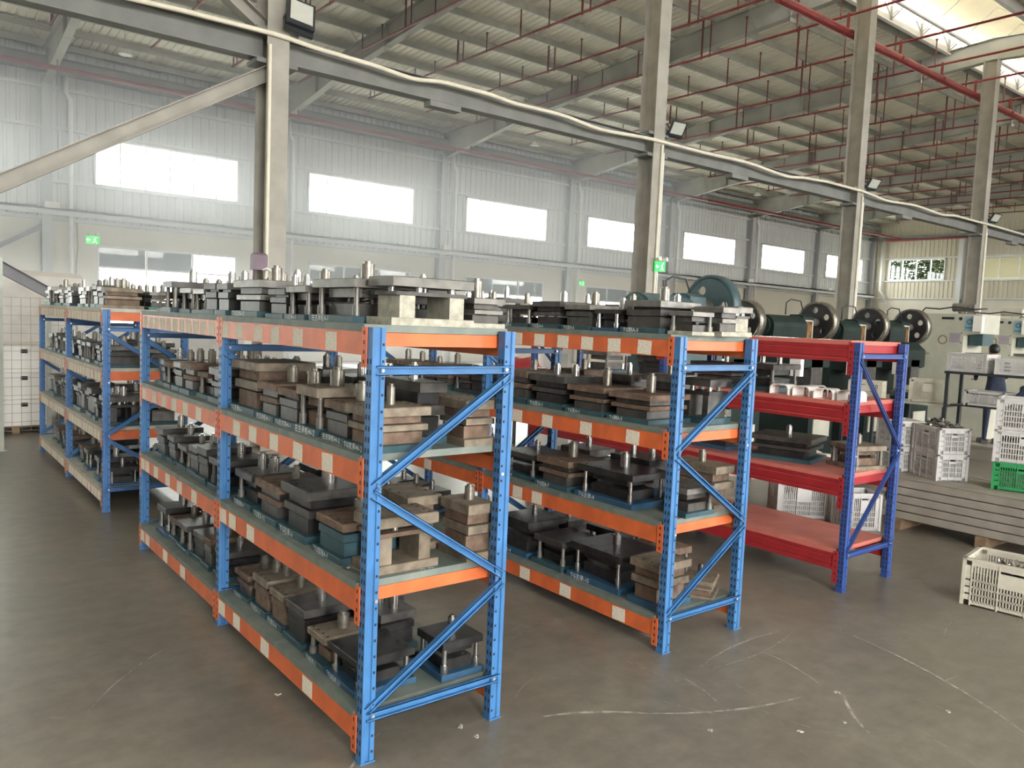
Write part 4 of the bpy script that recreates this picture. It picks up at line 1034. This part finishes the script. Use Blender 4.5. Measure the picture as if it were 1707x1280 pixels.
def cpress(wx, wy, wz, r, label, m='press_green', win=True, holes=5, wm='wheel_dark', body=1.25):
    t = thing('punch_press', label, 'press', (wx, wy, 0), 0, None)
    zt = wz-.30
    prof = [(-.55, 0), (.75, 0), (.7, 1.0), (.5, zt), (-.25, zt), (-.42, zt-.15), (-.42, 1.5), (-.22, 1.42), (.16, 1.42), (.16, .98), (-.55, .92)]
    MB().prism(prof, 'x', -1.05, -.30).obj('press_frame', m, t)
    MB().cbox(-.68, -.25, .93, .8, .7, .09).obj('bolster', 'steel_grey', t)
    MB().cbox(-.68, -.3, 1.15, .34, .24, .5, None, .02).obj('slide', 'steel_dark', t)
    # rounded gear housing lying along x in line with the wheel
    hr = r*.60; n = 18; pr = []
    for k in range(n+1):
        a = PI*k/n; pr.append((.06+hr*math.cos(a), wz-.10+hr*.85*math.sin(a)))
    pr += [(.06-hr*.95, wz-.45), (.06+hr*.95, wz-.45)]
    MB().prism(pr, 'x', -body, -.62).obj('gear_housing', m, t)
    MB().cyl((-body-.05, .06, wz-.1), (-body+.1, .06, wz-.1), hr*.75, 18).obj('housing_cap', m, t)
    MB().cyl((-.65, .03, wz), (.05, .03, wz), .07, 14).obj('crankshaft', 'steel_grey', t)
    flywheel(t, (0, .03, wz), r, wm, holes)
    gy = hr*.70; zc = wz-.08
    MB().prism([(.08-gy, wz-.45), (.08+gy, wz-.45), (.08+gy, zc+hr*.72), (.08+gy*.6, zc+hr*.9), (.08-gy*.6, zc+hr*.9), (.08-gy, zc+hr*.72)], 'x', -.63, -.30).obj('belt_guard', m, t)
    if win:
        y_ = .08-gy
        MB().box(-.60, -.575, y_-.012, y_, wz-.36, wz+.02).box(-.355, -.33, y_-.012, y_, wz-.36, wz+.02).box(-.60, -.33, y_-.012, y_, wz, wz+.025).box(-.60, -.33, y_-.012, y_, wz-.36, wz-.335).obj('guard_frame', 'press_grey', t)
        MB().box(-.575, -.355, y_-.006, y_, wz-.335, wz).obj('guard_window', 'brass_guard', t)
    MB().tube([(-.9, .1, wz+.1), (-.9, .1, wz+.3), (-.8, .08, wz+.36), (-.6, .02, wz+.34), (-.5, 0, wz+.12)], .012, 6).obj('hose', 'lamp_black', t)
    MB().cbox(-1.1, -.3, 1.35, .1, .2, .28).obj('control_box', 'box_white', t)
    MB().cbox(-.68, -.56, .35, .5, .02, .3).obj('tool_drawer', 'press_grey', t)
    return t
cpress(7.31, 3.80, 2.37, .43, 'teal-grey punch press with the largest flywheel behind shelving', 'press_teal', False, 3, 'press_teal', 1.5)
cpress(9.08, 4.5, 2.21, .34, 'dark green punch press with small flywheel beside the teal press', 'press_green', False, 5)
cpress(11.2, 4.5, 2.26, .36, 'dark green punch press with brass guard window, third in the row', 'press_green', body=1.6)
cpress(13.0, 4.5, 2.24, .36, 'dark green punch press with brass guard window, fourth in the row', 'press_green')
cpress(14.69, 4.5, 2.27, .37, 'dark green punch press with brass guard window next to grey presses', 'press_green')
def gpress(x, y0, label, n):
    t = thing('gap_frame_press', label, 'press', (x, y0, 0), 0)
    prof = [(-.9, 0), (1.5, 0), (1.5, 2.5), (1.3, 2.62), (-.05, 2.62), (-.05, 2.2), (.28, 2.16), (.28, 1.76), (-.9, 1.62)]
    prof = [(-.2, 0), (1.6, 0), (1.6, 2.5), (1.45, 2.6), (.02, 2.6), (.02, 2.2), (.34, 2.16), (.34, 1.74), (-.2, 1.70)]
    MB().prism(prof, 'x', 0, .95).obj('press_frame', 'press_grey', t)
    MB().box(.2, .75, .04, .3, 1.95, 2.3).obj('slide', 'press_teal', t)
    MB().box(.15, .8, .0, .34, 1.70, 1.80).obj('bolster', 'steel_grey', t)
    MB().box(-.012, 0, .14, .33, 2.25, 2.55).obj('name_plate', 'plate_paleblue', t)
    MB().cyl((-.013, .235, 2.44), (-.016, .235, 2.44), .06, 20).obj('emblem', 'sign_blue', t); MB().cyl((-.016, .235, 2.44), (-.018, .235, 2.44), .028, 16).obj('emblem', 'plate_paleblue', t)
    MB().box(-.014, -.012, .15, .32, 2.30, 2.33).obj('name_strip', 'sign_blue', t)
    MB().cbox(-.07, .04, 2.24, .12, .17, .32, None, .01).obj('control_cabinet', 'box_white', t)
    mb = MB()
    for k in range(16):
        a = 2*PI*k/16; b = 2*PI*(k+1)/16
        mb.add([(-.003, .75+.1*math.cos(q)*s, 2.05+.1*math.sin(q)*s) for q, s in ((a, 1), (b, 1), (b, .72), (a, .72))], [(0, 1, 2, 3)])
    mb.obj('stain_ring', 'wood', t)
    MB().box(-.004, 0, .40, .62, 2.0, 2.2).obj('instruction_plate', 'notice_mauve', t)
    MB().box(-.004, 0, 1.0, 1.35, 1.72, 1.76).obj('name_strip', 'profile_grey', t)
    MB().box(-.004, 0, .55, .8, 2.48, 2.53).obj('lettering_strip', 'slot_dark', t)
    for yy, zz in ((.42, 2.5), (1.4, 2.5)): MB().cyl((-.002, yy, zz), (-.01, yy, zz), .035, 12).obj('lifting_eye', 'slot_dark', t)
    mb = MB()
    for zz in (1.5, 1.75, 2.0, 2.2): mb.cyl((-.006, .38, zz), (0, .38, zz), .012, 8)
    mb.obj('bolt_row', 'slot_dark', t)
    MB().tube([(.1, 1.3, 2.6), (.1, 1.2, 2.72), (.1, .9, 2.7), (.1, .6, 2.75), (.1, .2, 2.7), (.2, 0, 2.72)], .015, 6).obj('air_hose', 'lamp_black', t)
    MB().cyl((.4, .3, 2.75), (.4, .75, 2.75), .09, 12).cyl((.4, .5, 2.6), (.4, .5, 2.7), .03, 8).obj('air_tank', 'press_grey' if n else 'steel_grey', t)
    return t
gpress(16.0, 3.72, 'grey gap-frame press with blue emblem plate beside the green presses', 0)
gpress(18.6, 3.72, 'grey gap-frame press standing second behind the worker', 1)
gpress(21.4, 3.72, 'grey gap-frame press last in the row behind the worker', 1)
gpress(24.2, 3.72, 'grey gap-frame press beyond the crate stand, farthest along', 1)
# work tables and crates by the presses
def table(label, x, y, z, w_, d_, rz=0., m='press_grey', legm='lamp_black', rail=None):
    rail = rail or z*.45
    t = thing('work_table', label, 'table', (x, y, 0), rz)
    MB().cbox(0, 0, z-.04, w_, d_, .04, None, .003).obj('table_top', m, t)
    lm = MB().cbox(0, 0, 0, .045, .045, z-.04).mesh('leg', legm)
    for sx in (-1, 1):
        for sy in (-1, 1): mobj('leg', lm, t, (sx*(w_/2-.04), sy*(d_/2-.04), 0))
    MB().box(-w_/2+.03, w_/2-.03, -d_/2+.03, -d_/2+.06, rail, rail+.04).box(-w_/2+.03, w_/2-.03, d_/2-.06, d_/2-.03, rail, rail+.04).obj('shelf_rail', legm, t)
    return t
table('tall dark steel stand carrying white crates before the worker', 12.35, 1.75, 1.54, .62, 1.9, 0, 'lamp_black', rail=.941)
crate('clear white crate at the worker side of the steel stand', (12.32, 2.385, 1.541), PI/2-.08, 'crate_white', (.60, .42, .30))
crate('clear white crate at the aisle side of the steel stand', (12.31, 1.735, 1.541), PI/2+.2, 'crate_white', (.52, .40, .25))
crate('white crate behind the two crates on the steel stand', (12.44, 1.15, 1.541), PI/2, 'crate_white', (.5, .36, .3))
MB().box(12.11, 12.59, 1.3, 2.6, .98, 1.0).obj('stand_board', 'lamp_black', None, label='dark board resting on rails of the tall crate stand', cat='board')
crate('mauve-white crate on the low board of the steel stand', (12.33, 2.1, 1.001), PI/2, 'crate_white', (.56, .42, .25))
sackm = MB().cbox(0, 0, 0, .3, .34, .3, None, .08).cbox(0, .05, .28, .12, .12, .1, None, .03)
sackm.obj('tool_bag', 'cloth_navy', None, (12.34, 1.56, 1.001), (0, 0, .3), label='dark navy tool bag on the low board of the steel stand', cat='bag')
table('low grey table with pale crates beside the green presses', 12.6, 3.2, .96, .7, .95, 0)
crate('pale yellowish crate on the low grey table', (12.55, 3.15, .961), PI/2+.35, 'crate_cream', (.56, .42, .40))
table('low grey bench holding a crate behind the red rack', 11.2, 3.55, .96, .6, .6, 0)
crate('pale crate on the low bench behind the red rack', (11.2, 3.55, .961), PI/2+.3, 'crate_cream', (.5, .38, .36))
# cabinet with blue plate and red cloth seen through the racks
t = thing('control_cabinet', 'white control cabinet with blue plate seen through the racks', 'cabinet', (7.25, 7.0, 0), -.6)
MB().cbox(0, 0, 0, .55, .5, 1.95, None, .01).obj('cabinet_body', 'box_white', t); MB().box(-.18, .1, -.262, -.25, 1.7, 1.9).obj('blue_plate', 'sign_blue', t); MB().box(-.2, .2, -.256, -.25, .3, 1.55).obj('cabinet_door', 'cladding', t)
mb = MB(); rr = random.Random(3)
vs = []; G = 12
for i in range(G+1):
    for j in range(G+1):
        u, v = (i/G-.5)*.86, (j/G-.5)*.76; ex = max(abs(u)-.315, abs(v)-.265, 0)
        vs.append((u, v, (.028+.022*math.sin(11*u+2)*math.cos(13*v)+rr.uniform(-.004, .004) if ex == 0 else .02-ex*2.6+rr.uniform(-.008, .008))))
mb.add(vs, [(i*(G+1)+j, (i+1)*(G+1)+j, (i+1)*(G+1)+j+1, i*(G+1)+j+1) for i in range(G) for j in range(G)], None, True)
table('small workbench under the red cloth beyond the racks', 6.36, 7.0, 1.45, .6, .5)
mb.obj('red_cloth', 'red_paint', None, (6.36, 7.0, 1.45), label='crumpled red cloth draped over small workbench beyond racks', cat='cloth')
# ------------------------------------------------------------------ left side: frame, boxes, mesh
t = thing('steel_stand', 'sage-green perforated post carrying a sloping grey chute beside the boxes', 'stand', (-.46, 9.52, 0), .25)
mb = MB().box(-.06, .06, -.004, .004, 0, 2.62).box(-.06, -.052, 0, .08, 0, 2.62).box(-.09, .09, -.03, .11, 0, .01)
mb.obj('post', 'post_sage', t)
hb = MB()
for i in range(32): hb.box(-.006, .006, -.006, -.003, .1+i*.078, .112+i*.078)
hb.obj('slot_row', 'slot_dark', t)
MB().bar((.03, .03, 2.49), (.92, .62, 2.16), .16, .05, (0, -1, .0)).obj('chute', 'chute_grey', t)
MB().box(.86, .92, .6, .64, 0, 2.15).obj('post', 'post_sage', t)
def boxpile():
    t = thing('timber_pallet', 'worn timber pallet under the three white boxes', 'pallet', (-.12, 11.55, 0), .1)
    for x in (-.4, 0, .4): MB().cbox(x, 0, 0, .1, .8, .09).obj('bearer', 'wood', t)
    for i in range(5): MB().cbox(0, -.34+i*.17, .091, 1.0, .1, .02).obj('deck_board', 'wood', t)
    for i, l in enumerate(('bottom white box of the stack on the timber pallet', 'middle white box of the stack on the timber pallet', 'top white box of the stack on the timber pallet')):
        b = thing('storage_box', l, 'box', (-.12, 11.55, .112+i*.415), .1, 'white boxes on the pallet')
        MB().cbox(0, 0, 0, .92, .74, .40, None, .012).obj('box_body', 'box_white', b)
        MB().cbox(0, 0, .36, .95, .77, .05, None, .008).obj('lid', 'box_white', b)
        MB().cbox(.12, -.385, .3, .09, .02, .06).obj('clasp', 'slot_dark', b)
boxpile()
t = thing('wrapped_pallet_load', 'tall film-wrapped white load standing behind the box stack', 'pallet load', (.35, 13.2, 0), .05)
MB().cbox(0, 0, .14, 1.5, 1.2, 2.42, None, .08).obj('film_block', 'film_white', t)
for x in (-.6, 0, .6): MB().cbox(x, 0, 0, .12, 1.15, .14).obj('pallet_bearer', 'wood', t)
mb = MB()
for i in range(13): mb.cyl((-.75+i*.125, 0, .1), (-.75+i*.125, 0, 2.1), .004, 4)
for i in range(16): mb.cyl((-.75, 0, .1+i*.133), (.75, 0, .1+i*.133), .004, 4)
t = thing('mesh_panel', 'upright wire mesh panel standing before the white boxes', 'mesh panel', (-.05, 10.75, 0), .1)
mb.obj('wire_grid', 'wire_grey', t); MB().box(-.77, -.74, -.015, .015, 0, 2.12).box(.74, .77, -.015, .015, 0, 2.12).obj('panel_frame', 'wire_grey', t)
# pale pallets and partition goods far behind the faded rack
for i, (x, y, w_, h_, l) in enumerate(((2.6, 18.5, 2.0, 1.4, 'film-wrapped low pallet load far behind the faded rack'), (5.4, 20.5, 2.4, 1.7, 'film-wrapped wide pallet load near the back wall'))):
    t = thing('wrapped_pallet_load', l, 'pallet load', (x, y, 0), .1)
    MB().cbox(0, 0, .14, w_, 1.2, h_, None, .06).obj('film_block', 'film_white', t)
    for q in (-.4, 0, .4): MB().cbox(q*w_, 0, 0, .12, 1.15, .14).obj('pallet_bearer', 'wood', t)
# ------------------------------------------------------------------ worker
def worker(x, y, z):
    t = thing('person', 'black-haired worker in navy clothes bending over a press behind crates', 'person', (x, y, z), 0)
    V = [(0,0,.92),(0,.02,1.12),(0,.08,1.32),(0,.15,1.46),(0,.19,1.53),
         (-.11,0,.86),(-.12,-.02,.48),(-.12,.0,.08),(-.12,.16,.04),(.11,0,.86),(.12,.04,.48),(.12,.02,.08),(.12,.18,.04),
         (-.2,.14,1.42),(-.25,.26,1.18),(-.18,.48,1.10),(.2,.14,1.42),(.25,.28,1.18),(.18,.5,1.12)]
    E = [(0,1),(1,2),(2,3),(3,4),(0,5),(5,6),(6,7),(7,8),(0,9),(9,10),(10,11),(11,12),(3,13),(13,14),(14,15),(3,16),(16,17),(17,18)]
    Rr = [.14,.14,.15,.1,.055,.095,.065,.045,.04,.095,.065,.045,.04,.065,.05,.036,.065,.05,.036]
    me = bpy.data.meshes.new('body'); me.from_pydata(V, E, []); me.materials.append(MATS['cloth_navy'])
    o = mobj('body', me, t); md = o.modifiers.new('skin', 'SKIN')
    for i, sv in enumerate(me.skin_vertices[0].data): sv.radius = (Rr[i], Rr[i]*.85); sv.use_root = (i == 0)
    s = o.modifiers.new('sub', 'SUBSURF'); s.levels = 2; s.render_levels = 2
    def blob(c, rx, ry, rz_, n=16, m=10):
        vs = [(c[0], c[1], c[2]+rz_)]; fs = []
        for i in range(1, m):
            a = PI*i/m
            for j in range(n): b = 2*PI*j/n; vs.append((c[0]+rx*math.sin(a)*math.cos(b), c[1]+ry*math.sin(a)*math.sin(b), c[2]+rz_*math.cos(a)))
        vs.append((c[0], c[1], c[2]-rz_)); k = len(vs)-1
        for j in range(n): fs.append((0, 1+j, 1+(j+1) % n)); fs.append((k, k-n+(j+1) % n, k-n+j))
        for i in range(m-2):
            for j in range(n): fs.append((1+i*n+j, 1+(i+1)*n+j, 1+(i+1)*n+(j+1) % n, 1+i*n+(j+1) % n))
        return MB().add(vs, fs, None, True)
    hd = blob((0, .26, 1.62), .075, .098, .115)
    h2 = blob((0, .365, 1.61), .014, .022, .02, 8, 6); hd.v += h2.v[:0]
    h = hd.obj('head', 'skin', t)
    blob((0, .362, 1.60), .014, .02, .022, 8, 6).obj('nose', 'skin', h)
    for sx in (-1, 1):
        blob((sx*.03, .345, 1.635), .011, .008, .007, 8, 6).obj('eye', 'hair', h); blob((sx*.076, .255, 1.615), .012, .02, .03, 8, 6).obj('ear', 'skin', h)
    blob((0, .35, 1.562), .022, .008, .006, 8, 6).obj('mouth', 'rust' if 'rust' in MATS else 'brass_guard', h)
    blob((0, .238, 1.655), .088, .108, .10).obj('hair', 'hair', t)
    for sx in (-1, 1):
        p = blob((sx*.18, .53, 1.10), .04, .05, .022, 10, 8)
        for k in range(4): p.cyl((sx*.18+(k-1.5)*.018, .57, 1.105), (sx*.18+(k-1.5)*.02, .64-.012*abs(k-1.5), 1.085), .009, 6)
        p.cyl((sx*.18-sx*.035, .53, 1.10), (sx*.18-sx*.06, .585, 1.095), .010, 6)
        p.obj('hand', 'skin', t)
        MB().cbox(sx*.12, .09, 0, .1, .27, .08, None, .02).obj('shoe', 'hair', t)
    t.rotation_euler = (0, 0, -.9)
    return t
worker(13.55, 2.46, .262)
MB().cbox(0, 0, 0, 1.2, 1.1, .04, None, .005).box(-.55, -.5, -.5, .5, -.22, 0).box(.5, .55, -.5, .5, -.22, 0).obj('operator_platform', 'profile_grey', None, (13.7, 2.6, .22), label='low steel platform on which the worker stands', cat='platform')
# ------------------------------------------------------------------ outside: trees by the end window
for i, (x, y) in enumerate(((61.4, 23.9), (61.5, 26.3), (61.7, 28.9))):
    rr = random.Random(40+i); t = thing('tree', ('leafy tree outside the end wall window, nearer the column', 'leafy tree filling the middle of the end wall window', 'leafy tree outside the end wall window, nearer the corner')[i], 'tree', (x, y, -.15))
    MB().cyl((0, 0, 0), (0, 0, 6.4), .22, 10, .12).obj('trunk', 'bark', t)
    mb = MB()
    for k in range(4200):
        a, b, q = rr.uniform(0, 6.28), rr.uniform(-1, 1), rr.random()**.45
        e_ = math.sqrt(max(0, 1-(b*.9)**2)); p = Vector((.9*q*e_*math.cos(a), 1.7*q*e_*math.sin(a), 7.4+1.9*b)); M = Matrix.Translation(p) @ Matrix.Rotation(rr.uniform(0, 6), 4, 'Z') @ Matrix.Rotation(rr.uniform(-1.3, 1.3), 4, 'X')
        l = rr.uniform(.10, .22); mb.add([(-l, 0, 0), (0, -l*.45, 0), (l, 0, 0), (0, l*.45, 0)], [(0, 1, 2, 3)], M)
    mb.obj('foliage', 'leaf', t, kind='stuff')
MB().box(XW-60, XE+80, YB+.2, YB+120, -.25, -.15).obj('ground_outside', 'ground_pale', None)['kind'] = 'structure'
MB().box(XE+.2, XE+80, YF-60, YB+.2, -.25, -.15).obj('ground_outside', 'ground_pale', None)['kind'] = 'structure'
MB().box(XW-60, XE+.2, YF-90, YF-.2, -.25, -.15).obj('ground_outside', 'ground_pale', None)['kind'] = 'structure'
# ------------------------------------------------------------------ litter on the floor
rl = random.Random(12)
for (x, y) in ((1.62,-.72),(.57,.03),(.59,-.1),(2.59,-.86),(2.0,-.99),(2.9,-1.34),(-.05,.85),(2.29,-1.07)):
    mb = MB()
    for k in range(7):
        M = Matrix.Translation((rl.uniform(-.012, .012), rl.uniform(-.012, .012), .004)) @ Matrix.Rotation(rl.uniform(0, 6), 4, 'Z') @ Matrix.Rotation(rl.uniform(-.5, .5), 4, 'X')
        mb.box(-.007, .007, -.003, .003, -.002, .003, M)
    mb.obj('metal_chip', 'rubble', None, (x, y, .0), label='tiny pale metal chip lying on the concrete floor', cat='metal chip', group='chips on the floor')
# ------------------------------------------------------------------ haze volume added to imitate lens glare before the back wall
def haze():
    m = bpy.data.materials.new('glare_haze'); m.use_nodes = True; n = m.node_tree.nodes; L = m.node_tree.links
    n.remove(n['Principled BSDF']); v = n.new('ShaderNodeVolumeScatter'); v.inputs['Color'].default_value = (.93, .95, 1, 1)
    v.inputs['Density'].default_value = .034; v.inputs['Anisotropy'].default_value = .55
    L.new(v.outputs[0], n['Material Output'].inputs['Volume']); MATS['glare_haze'] = m
    n_, k_ = 24, 12; vs = [(0, 0, 1)]; fs = []
    for i in range(1, k_):
        a = PI*i/k_
        for j in range(n_): b = 2*PI*j/n_; vs.append((math.sin(a)*math.cos(b), math.sin(a)*math.sin(b), math.cos(a)))
    vs.append((0, 0, -1)); e = len(vs)-1
    for j in range(n_): fs.append((0, 1+j, 1+(j+1) % n_)); fs.append((e, e-n_+(j+1) % n_, e-n_+j))
    for i in range(k_-2):
        for j in range(n_): fs.append((1+i*n_+j, 1+(i+1)*n_+j, 1+(i+1)*n_+(j+1) % n_, 1+i*n_+(j+1) % n_))
    vs = [(8.5+15*x, 19.2+8.6*y, 5.6+5.4*z) for x, y, z in vs]
    MB().add(vs, fs, None, True).obj('glare_haze', 'glare_haze', None, label='thin pale haze added for lens glare before the left back wall windows', cat='haze', kind='stuff')
haze()
